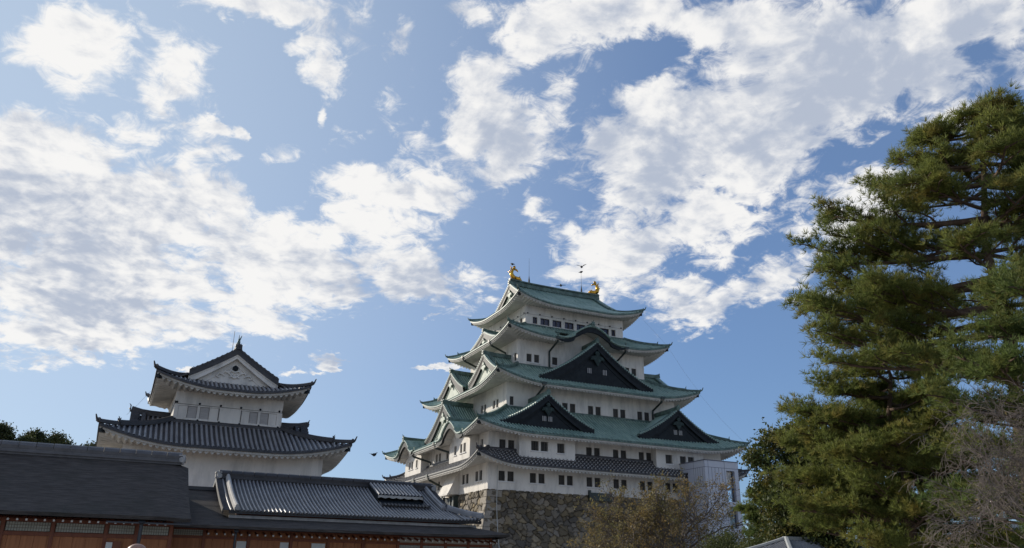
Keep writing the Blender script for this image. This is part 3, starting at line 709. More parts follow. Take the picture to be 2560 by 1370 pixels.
# roofs
roof_tier(keep, (0, 0), (15.66, 18.13, 16.55), (18.21, 20.68, 14.62), (15.66, 18.13, 15.08), (1.35, 6.5), ([TILED, JOINT], TILED, TILED), pitch=.56, h=.15, joints=True)
roof_tier(keep, (0, 0), (11.43, 13.76, 22.89), (18.42, 20.88, 18.52), (15.66, 18.13, 18.85), (1.2, 8), CM, gaps={'S': ((-13.0, -5.0), (5.0, 13.0))})
roof_tier(keep, (0, 0), (8.52, 10.71, 29.71), (14.18, 16.51, 26.1), (11.43, 13.76, 26.48), (1.5, 8), CM)
roof_tier(keep, (0, 0), (6.475, 8.52, 36.45), (11.38, 13.57, 33.68), (8.52, 10.71, 33.64), (1.2, 7), CM, gaps={'E': ((-4.7, 4.7),), 'W': ((-4.7, 4.7),)})
irimoya(keep, (0, 0), 'y', 8.82, 10.87, 39.5, 44.75, 8.15, 7.5, (6.475, 8.52, 39.64), (1.35, 7), CM, .48, .16, 1.0, (CUP, BLK), .75, .8, (.6, 1.0))
# dormer gables: east and west sides, then south and north
GM = (CU, CUD)
for sd_ in 'EW':
    F = frame(0, 0, sd_); o1 = sd_ == 'E'
    for sc in (-10.3, 10.3):
        gable(keep, F, sc, 16.8, 23.75, 19.75, 6.8, 11.43, GM, hb=.8, wins=[(-.75, -.12, 20.5, 21.1, 3), (.12, .75, 20.5, 21.1, 3)] if o1 else (), ridge=(.5, .6))
    gable(keep, F, 0, 12.55, 33.2, 27.35, 9.3, 8.52, GM, hb=1.0, wins=[(-1.6, -.85, 28.8, 29.5, 3), (.95, 1.7, 28.8, 29.5, 3)] if o1 else (), ridge=(.5, .6), orn=1.25)
    karahafu(keep, F, 0, 11.38, 33.86, 2.2, 5.8, 6.3, GM, 8.52, 33.6)
for sd_ in 'SN':
    F = frame(0, 0, sd_)
    for sc in (-6.2, 6.2): gable(keep, F, sc, 15.0, 31.0, 27.7, 5.2, 10.71, GM, hb=.9, wallm=CUP, ridge=(.5, .6), orn=.8, bargem=BLK)
    gable(keep, F, 0, 18.4, 24.7, 20.1, 6.9, 13.76, GM, hb=1.05, wallm=CUP, ridge=(.5, .65), orn=1.0, bargem=BLK)
    gable(keep, F, 0, 12.4, 36.3, 34.35, 4.9, 8.52, GM, hb=.8, wallm=CUP, ridge=(.45, .55), orn=.6, bargem=BLK)
    if sd_ == 'S':
        for sc in (-9, 9): karahafu(keep, F, sc, 20.88, 18.7, 1.95, 4.5, 14.5, GM, 19.3, 18.9)
flush_lattice()
# downpipes
def downpipe(F, s, oe, ze, ow, zend, ds=0.0):
    mb = MB(); mb.tube([F(s+ds, oe-.25, ze-.35), F(s+ds, oe-.35, ze-.65), F(s, ow+.22, ze-1.5), F(s, ow+.2, ze-1.9), F(s, ow+.2, zend)], [.2, .15, .14, .14, .14], 8)
    mb.box(F, s+ds-.3, s+ds+.3, oe-.45, oe+.12, ze-.28, ze+.1); mb.build('downpipe', PIPE, keep)
for s in (-5.75, 5.75): downpipe(FE, s, 11.38, 33.68, 8.52, 29.6)
for s in (-9.5, 9.7): downpipe(FE, s, 14.18, 26.1, 11.43, 22.6)
downpipe(FS, 4.9, 13.57, 33.68, 10.71, 30.6); downpipe(FS, -5.1, 13.57, 33.68, 10.71, 30.6)
downpipe(FS, 5.2, 20.88, 18.6, 18.13, 15.4, -1.6); downpipe(FS, -4.2, 20.88, 18.6, 18.13, 15.4, -1.4)
downpipe(FS, 1.1, 20.68, 14.62, 18.13, 8.0); downpipe(FS, -4.4, 20.68, 14.62, 18.13, 11.8)
# slanted stone-drop hood over the south doorway
mb = MB(); s0, s1 = 2.9, 6.6
for a, b, c_, d_ in ((F_ := FS, 0, 0, 0),):
    A = [FS(s0, 18.13, 15.0), FS(s1, 18.13, 15.0), FS(s1, 19.75, 11.75), FS(s0, 19.75, 11.75), FS(s0, 18.13, 11.75), FS(s1, 18.13, 11.75)]
    mb.quad(A[0], A[3], A[2], A[1]); mb.quad(A[3], A[4], A[5], A[2]); mb.v += [tuple(p) for p in (A[0], A[4], A[3], A[1], A[2], A[5])]; k = len(mb.v)-6; mb.face((k, k+1, k+2)); mb.face((k+3, k+4, k+5))
    mb.box(FS, s0-.06, s1+.06, 19.55, 19.82, 11.6, 11.8)
mb.build('stone_drop_hood', PL, keep)
# ridge ornaments
def shachi(y, sg):
    mb = MB(); z0 = 45.72
    P = lambda a, z, x=0: Vector((x, y+sg*a, z0+z))
    body = [(1.25, .42, .10), (1.1, .40, .26), (.8, .34, .36), (.4, .32, .40), (.0, .42, .40), (-.3, .72, .36), (-.42, 1.08, .30), (-.36, 1.42, .24), (-.18, 1.7, .17), (.0, 1.9, .10)]
    mb.tube([P(a, z) for a, z, r in body], [r for a, z, r in body], 10)
    mb.tube([P(1.0, .18), P(1.25, .2), P(1.42, .28)], [.2, .16, .05], 8)          # lower jaw
    for x in (-.2, .2): mb.tube([P(.9, .62, x), P(.95, .78, x*1.3)], [.1, .04], 6)   # brows
    def fin(pts, t=.05):
        k = len(mb.v); n = len(pts)
        mb.v += [tuple(P(a, z, t)) for a, z in pts]+[tuple(P(a, z, -t)) for a, z in pts]
        mb.face(tuple(range(k, k+n))); mb.face(tuple(range(k+2*n-1, k+n-1, -1)))
        for i in range(n): mb.face((k+i, k+(i+1) % n, k+n+(i+1) % n, k+n+i))
    fin([(-.1, 1.75), (.35, 1.7), (.75, 1.5), (.62, 1.85), (.3, 2.05), (.0, 2.0)])
    fin([(-.12, 1.8), (.1, 1.9), (.3, 2.25), (.15, 2.5), (-.1, 2.4), (-.25, 2.05)])
    fin([(-.1, 1.75), (-.3, 1.9), (-.62, 2.3), (-.6, 1.95), (-.45, 1.6), (-.3, 1.5)])
    for a, z, q in ((-.1, .5, .3), (-.5, .85, .3), (-.68, 1.2, .28), (-.56, 1.5, .24)): fin([(a, z-.12), (a-q*.9, z+.1), (a-.05, z+.2)])
    for x in (-1, 1):
        k = len(mb.v); mb.v += [tuple(P(.35, .35, .3*x)), tuple(P(-.15, .5, .75*x)), tuple(P(-.1, .15, .62*x)), tuple(P(.1, .1, .35*x)), tuple(P(.3, .3, .36*x)), tuple(P(-.05, .4, .78*x))]
        mb.face((k, k+1, k+2, k+3)); mb.face((k+4, k+3, k+2, k+5))
    mb.build('golden_fish_ornament', GOLD, keep, True)
    bb = MB(); bb.sweep([P(-.55, -.15), P(1.1, -.15)], .62, .3); bb.build('ornament_base', CUD, keep)
shachi(-7.35, 1); shachi(7.75, -1)
for y, zt in ((-4.65, 50.0), (5.05, 49.2)):
    mb = MB(); mb.tube([(0, y, 45.3), (0, y, 46.2), (0, y, 46.9)], [.17, .14, .04], 8); mb.tube([(0, y, 46.8), (0, y, zt)], [.028, .016], 6); mb.build('lightning_rod', STEEL, keep)
mb = MB(); mb.tube([(8.7, 10.75, 39.6), (10.2, 12.2, 36.9), (11.3, 13.5, 34.75)], .010, 4); mb.tube([(11.3, 13.5, 34.6), (12.7, 15, 30.8), (14.1, 16.45, 27.6)], .010, 4); mb.tube([(14.1, 16.45, 27.3), (16.2, 18.6, 23.2), (18.3, 20.8, 19.7)], .010, 4)
mb.build('lightning_cable', WIRE, keep)
mb = MB(); mb.box(FE, -3.85, -.6, 15.7, 15.98, 11.05, 12.02); mb.box(FE, -3.98, -3.72, 15.7, 16.04, 11.0, 12.3); mb.box(FE, -.72, -.5, 15.7, 16.04, 11.0, 12.3); mb.build('shutter_panel', PIPE, keep)

# ================================================================== stone base of the keep, every stone in relief
def stone_face(F, half, o0, zt, ss, zz, seed, quoin=None):
    """grid over the battered face; returns rows of points and colours"""
    rng = np.random.RandomState(seed)
    sx, sz = .88, .64
    nx = int((ss[1]-ss[0])/sx)+3; nz = int((zz[1]-zz[0])/sz)+3
    gx, gz = np.meshgrid(np.arange(nx)*sx+ss[0]-sx, np.arange(nz)*sz+zz[0]-sz, indexing='ij')
    seeds = np.stack([gx+rng.uniform(-.38, .38, gx.shape)*sx+(np.arange(nz) % 2)[None, :]*.4*sx, gz+rng.uniform(-.36, .36, gx.shape)*sz], -1).reshape(-1, 2)
    wgt = rng.uniform(.0, .30, len(seeds)); tone = rng.uniform(0, 1, (len(seeds), 3)); tilt = rng.uniform(-1, 1, (len(seeds), 2)); dep = rng.uniform(-.05, .10, len(seeds))
    S = np.linspace(ss[0], ss[1], int((ss[1]-ss[0])/.085)); Z = np.linspace(zz[0], zz[1], int((zz[1]-zz[0])/.085))
    rows = []; cols = []
    for z in Z:
        e = .0817*max(0, zt-z)**1.6
        sw = S+.10*np.sin(z*5.1+S*2.3)+.05*np.sin(z*13+S*7); dx = np.abs(sw[:, None]-seeds[None, :, 0])*.8; dz_ = np.abs((z+.06*np.sin(S*6.1))[:, None]-seeds[None, :, 1]); d = (dx**3.2+dz_**3.2)**(1/3.2)-wgt[None, :]
        # only the cells near this row matter
        i1 = np.argmin(d, 1); d1 = d[np.arange(len(S)), i1]; d[np.arange(len(S)), i1] = 9
        d2 = d.min(1); gap = np.clip((d2-d1)/.09, 0, 1); round_ = np.clip((d2-d1)/.35, 0, 1)**.5
        off = -.13*(1-gap)+.09*round_+dep[i1]+tilt[i1, 0]*.07*(S-seeds[i1, 0])+tilt[i1, 1]*.07*(z-seeds[i1, 1])
        b = .062+.115*tone[i1, 0]**1.3; warm = .25+.75*tone[i1, 1]**1.3
        c = np.stack([b*(1.12+.45*warm), b*(1.02+.16*warm), b*(.92-.28*warm)], 1)
        pale = (tone[i1, 2] > .90)[:, None]; c = np.where(pale, c*1.45, c)
        c *= (.50+.50*gap)[:, None]
        r = []
        sgn = np.sign(S); lim = half+e
        for q, s in enumerate(S):
            r.append(tuple(F(max(-lim, min(lim, s)), o0+e+off[q], z)))
        rows.append(r); cols.append(np.concatenate([c, np.ones((len(S), 1))], 1))
    return rows, np.concatenate(cols)
base = thing('stone_base', 'curved dry stone rampart of brown and grey boulders under the keep', 'stone rampart', (0, 0, 0))
mb = MB(); cc = []
for F, half, o0, ss, zz, seed in ((FE, 18.13, 15.62, (-22.4, 20), (3.5, 11.72), 3), (FS, 15.66, 18.09, (-6, 20.0), (3.5, 11.72), 5)):
    rows, c_ = stone_face(F, half, o0, 11.7, ss, zz, seed); mb.grid(rows); cc.append(c_)
mb.build('stonework', STONE, base, False, ('stone_color', np.concatenate(cc)))
mb = MB()
for sd_ in 'ESNW':
    F = frame(0, 0, sd_); a, o = (18.13, 15.62) if sd_ in 'EW' else (15.66, 18.09)
    mb.grid([[F(s*(a-.22+.0817*(11.6-z)**1.6), o-.22+.0817*(11.6-z)**1.6, z) for s in (-1, 1)] for z in (11.6, 10, 8, 6, 4, 2, 0)])
mb.quad((-15.4, -17.9, 11.6), (15.4, -17.9, 11.6), (15.4, 17.9, 11.6), (-15.4, 17.9, 11.6))
mb.build('rampart_core', mat('earth_core', (.06, .055, .05), rough=.95), base)
# corner stones, long and short alternately
z = 11.6; k = 0; rng = random.Random(4)
while z > 3.6:
    hh = rng.uniform(.75, 1.0); z2 = z-hh
    q = MB(); la, lb = (1.9, 1.0) if k % 2 else (1.0, 2.0); pts = []
    for zz_ in (z-.03, z2+.03):
        e = .0817*max(0, 11.7-zz_)**1.6+.13; x, y = 15.62+e, -18.09-e
        pts.append([(x-la, y, zz_), (x-.04, y, zz_), (x, y+.04, zz_), (x, y+lb, zz_), (x-.7, y+lb, zz_), (x-la, y+.7, zz_)])
    q.grid(pts, 0, True); q.face(tuple(range(5, -1, -1))); q.face(tuple(range(6, 12)))
    t_ = rng.uniform(.9, 1.15); q.build('corner_stone', STONE, base, False, ('stone_color', [[.27*t_, .235*t_, .19*t_, 1]]*12))
    z = z2; k += 1
mb = MB(); mb.box(FS, 2.9, 6.4, 18.2, 18.75, 8.5, 11.45); mb.build('doorway', BLK, base)
for a_, b_, c_, d_ in ((2.6, 2.95, 18.95, 11.6), (6.35, 6.7, 18.95, 11.6), (5.1, 5.35, 18.86, 11.45)):
    mb = MB(); mb.box(FS, a_, b_, 18.2, c_, 8.5, d_); mb.build('door_post', PIPE, base)
mb = MB(); mb.tube([(15.66+.0817*max(0, 11.7-z)**1.6+.3, -17.0-(.0 if z > 11 else (11.7-z)*.06), z) for z in (14.5, 12.5, 11.7, 10.5, 9.5, 8.5, 7.5, 6.5, 5.5, 4.5)], .045, 5); mb.build('conduit', CABLE, base)

# ================================================================== corner turret
TCX, TCY = 42.9, -52.43
tur = thing('corner_turret', 'white two-roofed corner turret with dark grey tiles and a white carved gable', 'castle turret', (TCX, TCY, 0))
TF = {k: frame(TCX, TCY, k) for k in 'ESNW'}
mb = MB()
for k in 'ESNW':
    a, o = (6.5, 5.9) if k in 'EW' else (5.9, 6.5); wall(mb, TF[k], a, o, 0, 9.9)
for k in 'SNW': wall(mb, TF[k], 3.7, 3.7, 10.6, 14.2)
yl = lambda y: y-TCY
HL = [(yl(-55.87), yl(-54.62), 11.74, 12.58), (yl(-54.44), yl(-53.17), 11.74, 12.58), (yl(-51.62), yl(-50.45), 11.74, 12.58), (yl(-50.28), yl(-49.11), 11.74, 12.58)]
wall(mb, TF['E'], 3.7, 3.7, 10.6, 14.2, HL, .10)
for k in 'ESNW':
    F = TF[k]
    for zz, dz, pr in ((12.70, .15, .03), (11.54, .15, .04), (11.38, .05, .10), (11.24, .12, .16)): mb.box(F, -3.7-pr, 3.7+pr, 3.65, 3.7+pr, zz, zz+dz)
    for zz in (12.67, 11.505): mb.box(F, -3.73, 3.73, 3.65, 3.722, zz, zz+.02, 1)
    for s in (yl(-53.15)-.03, yl(-51.66)): mb.box(F, s, s+.06, 3.65, 3.71, 11.72, 12.6, 1)
mb.build('wall', [PL, LAT], tur)
SHUT = mat('grey_shutter', (.33, .31, .30), (.42, .40, .38), .8, (1, 1, 14), 2)
for i, h_ in enumerate(HL):
    m_ = (h_[0]+h_[1])/2; gsec, wsec = ((m_, h_[1]), (h_[0], m_)) if i % 2 == 0 else ((h_[0], m_), (m_, h_[1]))
    b = MB(); b.box(TF['E'], gsec[0]+.02, gsec[1]-.02, 3.58, 3.625, h_[2], h_[3]-.01); w_ = b.build('window_shutter', SHUT, tur)
    b = MB(); b.box(TF['E'], wsec[0]+.012, wsec[1]-.012, 3.58, 3.665, h_[2]+.012, h_[3]-.012); b.build('plaster_shutter', PL, tur)
for zz, ys in ((12.78, (-56.01, -54.51, -53.08, -51.68, -50.33, -48.97)), (11.61, (-56.0, -54.5, -53.07, -51.67, -50.32, -48.96))):
    for y in ys:
        b = MB(); p = TF['E'](yl(y), 3.7, zz); b.tube([p, p+Vector((.08, 0, 0)), p+Vector((.13, 0, 0))], [.085, .075, .02], 8); b.build('stud', BLK, tur)
TM = (TILE, TILED, TILED)
roof_tier(tur, (TCX, TCY), (3.7, 3.7, 11.42), (7.5, 8.07, 9.33), (5.9, 6.5, 9.45), (.95, 5.5), TM, pitch=.32, h=.085, scale=.75, hipw=.34)
irimoya(tur, (TCX, TCY), 'x', 5.27, 5.25, 13.72, 16.75, 3.95, 3.1, (3.7, 3.7, 13.7), (.85, 4.5), TM, .30, .08, .75, (PL, PL), .5, 0, (.42, .45), edgew=.62, edgeh=.26, edgeb=.05)
for k in 'SN': gable(tur, TF[k], 0, 6.3, 12.25, 10.15, 3.0, 3.7, (TILE, TILED), hb=.3, wallm=PL, bargem=PL, pitch=.32, ridge=(.32, .4), orn=.5)
# carved relief of the front gable
b = MB(); Fg = TF['E']; og_ = 3.95-.40
b.tube([Fg(0, og_, 15.62), Fg(0, og_+.12, 15.62), Fg(0, og_+.16, 15.62)], [.21, .20, .02], 10)
b.build('gable_boss', BLK, tur)
b = MB()
for sg in (-1, 1):
    for pts in ([(0, -.28), (.3, -.18), (.42, -.4), (.25, -.55), (.12, -.42)], [(.4, -.35), (.7, -.3), (.85, -.5), (.7, -.62)], [(.8, -.5), (1.1, -.48), (1.25, -.68), (1.05, -.76)], [(0, -.72), (.2, -.6), (.35, -.68)]):
        b.tube([Fg(sg*x, og_+.03, 15.62+z) for x, z in pts], .075, 5)
b.build('gable_relief', PL, tur)
# bronze fish on the ridge end
b = MB(); X0 = TCX+3.75
b.lathe((X0-.1, TCY-.05, 17.0), [(.02, 0), (.24, .02), (.2, .16), (.11, .24), (.15, .36), (.17, .46), (.1, .58), (.07, .72), (.04, .85), (.015, 1.15)], 10)
b.tube([(X0-.1, TCY-.05, 17.6), (X0-.12, TCY+.06, 17.9), (X0-.1, TCY+.13, 18.12)], [.07, .05, .02], 6)
b.build('fish_finial', BRZ, tur, True)
b = MB(); b.tube([(X0-1.2, TCY-.3, 17.0), (X0-1.2, TCY-.3, 18.7)], .02, 5); b.build('lightning_rod', STEEL, tur)
b = MB(); b.tube([(TCX, TCY-5.2, 14.2), (TCX, TCY-6.0, 13.0), (TCX, TCY-6.6, 12.2)], .012, 4); b.build('lightning_cable', WIRE, tur)

# ================================================================== palace hall with bark roof (left foreground)
hall = thing('palace_hall', 'long timber hall at left under a broad dark bark-shingled roof with grey tiled ridge', 'palace hall', (67.82, -66, 0))
HX, HE, HZ, HRZ, HY0, HY1 = 67.82, 5.0, 3.50, 6.10, -78.0, -56.2
def hall_z(u, y):
    q = max(0, 1-(HY1-y)/1.1)
    return HRZ+(HZ-HRZ)*prof(u, .22)-.20*q**2+.16*q**3*u**3
mb = MB()
ys = [HY0+(HY1-1.3-HY0)*i/30 for i in range(31)]+[HY1-1.3+1.3*i/14 for i in range(1, 15)]
for sg in (1, -1):
    top = [[Vector((HX+sg*HE*j/16, y, hall_z(j/16, y))) for j in range(17)] for y in ys]
    th = lambda j: .22-.09*(j/16)
    bot = [[p-Vector((sg*.05, 0, th(j))) for j, p in enumerate(r)] for r in top]
    mb.grid(top); mb.grid(bot); mb.grid([[t_[-1] for t_ in top], [b_[-1] for b_ in bot]]); mb.grid([top[-1], bot[-1]]); mb.grid([top[0], bot[0]])
mb.build('roof', SHG, hall, False)
mb = MB(); F = frame(HX, -67, 'E')
EAV = mat('eave_timber', (.12, .05, .028), (.17, .07, .036), .7, (6, .6, 6), 2)
for sg in (1, -1):
    mb.grid([[(HX+sg*(HE-.12-1.5*j/4), y, HZ-.155+.09*j/4) for j in range(5)] for y in (HY0, HY1-.1)])
mb.build('eave_boards', EAV, hall)
def ridge_box(root, x, y0, y1, z, w, h, m, seg=.62, name='tiled_ridge', disc=True, both=False):
    mb = MB(); F = lambda s, o, zz: Vector((x+o, s, zz))
    mb.box(F, y0, y1, -w/2*.8, w/2*.8, z-.12, z+h*.72)
    mb.box(F, y0-.03, y1+.03, -w/2*1.15, w/2*1.15, z-.03, z+.03)
    n = int((y1-y0)/seg)
    for i in range(n):
        a = y0+(y1-y0)*i/n; b_ = y0+(y1-y0)*(i+1)/n-.025
        mb.tube([(x, a, z+h*.72), (x, b_, z+h*.72)], [w*.47, w*.46], 10)
        mb.box(F, a+.0, a+.02, -w/2*.84, w/2*.84, z, z+h*.75)
    r = mb.build(name, m, root, False)
    for ye, sg in ((y1, 1),)+(((y0, -1),) if both else ()):
        e = MB(); e.box(F, ye+.0*sg if sg > 0 else ye-.1, ye+.1 if sg > 0 else ye, -w*.52, w*.52, z-.06, z+h*.85)
        e.tube([(x+w*.5, ye-.02*sg, z+h*.3), (x+w*.62, ye-.02*sg, z+h*.3)], [.13, .11], 12)
        e.tube([(x, ye, z+h*.35), (x, ye+.16*sg, z+h*.35)], [.13, .12], 12)
        e.box(F, ye-.16, ye+.12, -w*.5, w*.5, z+h*.85, z+h*1.05)
        e.build('ridge_end_tile', JOINT, r)
    return r
ridge_box(hall, HX, HY0, HY1-.32, HRZ+.02, .46, .30, TILEM)
WX = 71.32
def timber_wall(root, x, y0, y1, z0, z1, m=WOOD, seam=.42):
    mb = MB(); F = lambda s, o, z: Vector((x+o, s, z)); n = max(1, int((y1-y0)/seam))
    for i in range(n):
        a = y0+(y1-y0)*i/n; b_ = y0+(y1-y0)*(i+1)/n
        mb.box(F, a+.006, b_-.006, -.12, -.012 if i % 2 else -.02, z0, z1)
    mb.box(F, y0, y1, -.15, -.06, z0, z1)
    return mb.build('plank_wall', m, root)
def post(root, x, y, w, z0, z1, m=WOODD):
    mb = MB(); mb.box(lambda s, o, z: Vector((x+o, s, z)), y-w/2, y+w/2, -.08, .07, z0, z1); return mb.build('post', m, root)
def beam(root, x, y0, y1, z0, z1, pr=.05, m=WOODD):
    mb = MB(); mb.box(lambda s, o, z: Vector((x+o, s, z)), y0, y1, -.05, pr, z0, z1); return mb.build('beam', m, root)
def lattice(root, x, y0, y1, z0, z1, st=.085, nh=2, barm=None):
    mb = MB(); F = lambda s, o, z: Vector((x+o, s, z)); mb.box(F, y0, y1, -.06, -.01, z0, z1); w = mb.build('lattice_window', PAPER, root)
    mb = MB(); n = max(2, int((y1-y0)/st))
    for i in range(n+1):
        y = y0+(y1-y0)*i/n; mb.box(F, y-.008, y+.008, -.01, .01, z0, z1)
    for j in range(1, nh+1):
        z = z0+(z1-z0)*j/(nh+1); mb.box(F, y0, y1, -.008, .012, z-.008, z+.008)
    mb.build('lattice', barm or LATT, w); return w
LATT = mat('timber_lattice', (.20, .17, .13), (.26, .22, .17), .8, nscale=3)
HP = [-64.3, -62.46, -60.84, -59.04, -57.98, -56.75]
timber_wall(hall, WX, -78, -56.7, 0, 2.86); beam(hall, WX, -78, -56.7, 2.74, 2.87); beam(hall, WX, -78, -56.7, 3.22, 3.34, .06); 
mb = MB(); mb.box(lambda s, o, z: Vector((WX+o, s, z)), -78, -56.7, -.15, -.07, 2.86, 3.6); mb.build('plank_wall', WOODD, hall)
for y in [-77, -75, -73, -71, -69.6, -68, -66]+HP: post(hall, WX, y, .13, 0, 3.35)
for a, b_ in zip(HP[:-1], HP[1:]): lattice(hall, WX, a+.10, b_-.09, 2.90, 3.21)
mb = MB(); mb.box(lambda s, o, z: Vector((HX+o, s, z)), -57.3, -57.2, -3.2, 3.2, 0, 3.9); mb.build('gable_wall', WOODD, hall)
def rafter(root, x0, x1, y, z0, z1):
    mb = MB(); mb.sweep([(x1, y, z1), (x0, y, z0)], .055, .06, base=-.02); r = mb.build('rafter', WOODD, root)
    mb = MB(); mb.box(lambda s, o, z: Vector((x0+o, y+s, z0+z)), -.033, .033, 0, .03, -.025, .045); mb.build('rafter_cap', WHITE, r)
for k in range(20): rafter(hall, 72.28, 71.2, -62.55+k*.29, 3.235, 3.42)
b = MB(); b.box(lambda s, o, z: Vector((WX+.1+o, s, z)), -59.0, -58.45, -.05, .04, 2.3, 2.62); n_ = b.build('wall_cabinet', WOODD, hall)
b = MB(); b.box(lambda s, o, z: Vector((WX+.1+o, s, z)), -58.97, -58.75, .042, .05, 2.34, 2.58); b.build('cabinet_panel', WHITE, n_)
b = MB(); b.tube([(72.7, -57.9, 0), (72.7, -57.9, 3.2)], .065, 10); b.tube([(72.7, -57.9, 3.2), (72.75, -57.9, 3.3)], [.07, .13], 10); b.build('downpipe', IRON, hall)
b = MB(); b.sweep([(72.76, -59.1, 3.22), (72.76, -56.2, 3.22)], .08, .06); b.build('gutter', IRON, hall)

# ================================================================== connecting building with grey tile roof
wing = thing('palace_wing', 'low timber wing with a striped grey tile roof above a dark shingled skirt roof', 'palace wing', (64.82, -50, 0))
GX = 64.82; c = (GX, -53.7)
mb = MB()
for k in 'ENW':
    F = frame(*c, k); io = ((8.6, 2.6), (12, 6.0)) if k in 'EW' else ((2.6, 8.6), (6.0, 12))
    surf(mb, F, (*io[0], 4.38), (*io[1], 3.36), (.10, 2.5), .5, 0, 6, .1)
    surf(mb, F, (*io[0], 4.1), (io[1][0]-.03, io[1][1]-.03, 3.25), (.10, 2.5), .5, 0, 3, .1)
    strip(mb, F, io[1][0], io[1][1], 3.36, (.10, 2.5), ((0, 0), (-.03, -.11)), 40)
for sg in (1, -1):
    mb.quad((GX+sg*2.65, -64, 4.37), (GX+sg*2.65, -53.5, 4.37), (GX, -53.5, 5.28), (GX, -64, 5.28))
mb.build('skirt_roof', SHG, wing)
b = MB(); b.box(lambda s, o, z: Vector((GX+o, s, z)), -64, -54.2, -.16, .16, 5.26, 5.42); b.build('shingle_ridge', IRON, wing)
# tiled upper roof
TY0, TYG, TY1, TOE, TZE, TZR, TOG = -54.45, -43.62, -42.62, 4.68, 4.04, 5.86, 2.9
Zt = lambda o: TZR+(TZE-TZR)*prof(o/TOE, .3)
mb = MB(); npit = round((TY1-TY0)/.178); pit = (TY1-TY0)/npit
for sg in (1, -1):
    prev = None
    for k in range(npit):
        for q, hh in BUMP:
            y = TY0+(k+q)*pit; o0 = 0 if y <= TYG else TOG+(TOE-TOG)*(y-TYG)/(TY1-TYG)
            col = []
            for j in range(11):
                o = o0+(TOE-o0)*j/10; lf = .10*max(0, 1-(TY1-y)/2.0)**2*max(0, (o-TOG)/(TOE-TOG))
                col.append((GX+sg*o, y, Zt(o)+lf+hh*.085))
            bb = len(mb.v); mb.v += col
            if prev is not None and abs(prev[1]-o0) < .9:
                for j in range(10): mb.face((prev[0]+j, prev[0]+j+1, bb+j+1, bb+j), 1 if max(hh, prev[2]) < .1 else 0)  # darker valleys: shade between the rows, put into the colour
            prev = (bb, o0, hh)
FN = frame(GX, -49, 'N')
surf(mb, FN, (TOG, TYG+49-.3, Zt(TOG)), (TOE, TY1+49, TZE), (.1, 2), .178, .075, 4, .1)
tr = mb.build('tile_roof', [TILE, TILED], wing)
b = MB()
for k in range(npit):
    y = TY0+(k+.5)*pit; b.tube([(GX+TOE-.02, y, TZE+.03), (GX+TOE+.06, y, TZE+.02)], .055, 8)
b.grid([[(GX+TOE-.02, y, TZE+z) for z in (.02, -.09)] for y in (TY0, TY1)]); b.grid([[(GX+TOE-.02, y, TZE-.09), (GX+TOE-.5, y, TZE-.05)] for y in (TY0, TY1)])
b.build('eave_tiles', TILED, tr)
b = MB(); b.box(lambda s, o, z: Vector((GX+o, s, z)), TY0+.05, TY1-.2, TOE-.28, TOE-.16, TZE-.28, TZE-.14); b.build('eave_board', JOINT, tr)
b = MB(); b.box(lambda s, o, z: Vector((GX+o, s, z)), TY0+.4, TY1-.9, -4.0, 4.0, 3.7, 4.1); b.build('plinth_wall', WOODD, wing)
# verge of cross-laid tiles on both gables, gable walls, edge ridges
for ye, sg, oe_ in ((TY0, -1, TOE), (TYG, 1, TOG)):
    b = MB(); n = int(oe_/.16)
    for s2 in (1, -1):
        rows = []
        for k in range(n):
            for q, hh in BUMP:
                o = oe_*(k+q)/n; rows.append([(GX+s2*o, ye-.22*sg, Zt(o)+.03), (GX+s2*o, ye+.22*sg, Zt(o)+.03+hh*.07), (GX+s2*o, ye+.22*sg, Zt(o)-.16)])
        b.grid(rows)
    b.build('verge_tiles', TILED, tr)
    b = MB(); b.grid([[(GX+oe_*.97*j/8, ye-.15*sg, Zt(abs(oe_*j/8))-.03), (GX+oe_*.97*j/8, ye-.15*sg, min(4.2, Zt(abs(oe_*j/8))-.1))] for j in range(-8, 9)]); b.build('gable_wall', WOODD, wing)
    b = MB()
    for s2 in (1, -1):
        pts = [Vector((GX+s2*oe_*(.03+.97*j/10), ye-.32*sg, Zt(oe_*(.03+.97*j/10))+.05)) for j in range(11)]
        b.sweep(pts, .22, .16); b.tube([p+Vector((0, 0, .17)) for p in pts], .085, 8)
        if sg > 0:
            oni(b, pts[-1]+Vector((0, 0, .08)), (s2, .3, 0), .17)
            hp = [Vector((GX+s2*(TOG+(TOE-TOG)*t), TYG-.1+(TY1-TYG+.15)*t, Zt(TOG+(TOE-TOG)*t)+.07+.10*t*t)) for t in [j/6 for j in range(7)]]
            b.sweep(hp, .2, .18); b.tube([p+Vector((0, 0, .18)) for p in hp], .08, 8); oni(b, hp[-1]+Vector((0, 0, .08)), (s2, 1, 0), .15)
    b.build('verge_ridge', JOINT if sg < 0 else TILE, tr)
ridge_box(wing, GX, TY0-.1, TYG+.12, TZR+.02, .40, .27, TILED, .55, both=True)
# raised smoke vent on the tile slope
DV0, DV1 = -47.15, -44.75
b = MB(); n = int((DV1-DV0)/.178); Zv = lambda o: 6.02-(o-.3)*.40
rows = []
for k in range(n):
    for q, hh in BUMP: rows.append([(GX+o, DV0+(DV1-DV0)*(k+q)/n, Zv(o)+hh*.07) for o in (.3, .8, 1.3, 1.7, 2.05)])
b.grid(rows, lambda i: 1 if i % 8 in (0, 7) else 0); vent = b.build('smoke_vent', [TILE, TILED], wing)  # vent valleys carry painted shade too
b = MB()
for y in (DV0, DV1): b.grid([[(GX+o, y, Zv(o)), (GX+o, y, Zt(o)-.05)] for o in (.3, .9, 1.5, 2.1)])
b.grid([[(GX+o, y, Zt(o)+.10) for o in (1.3, 1.7, 2.1, 2.5, 2.72)] for y in (DV0+.1, DV1+.05)]); b.build('vent_opening', BLK, vent)
b = MB(); nb_ = 12; rows = []
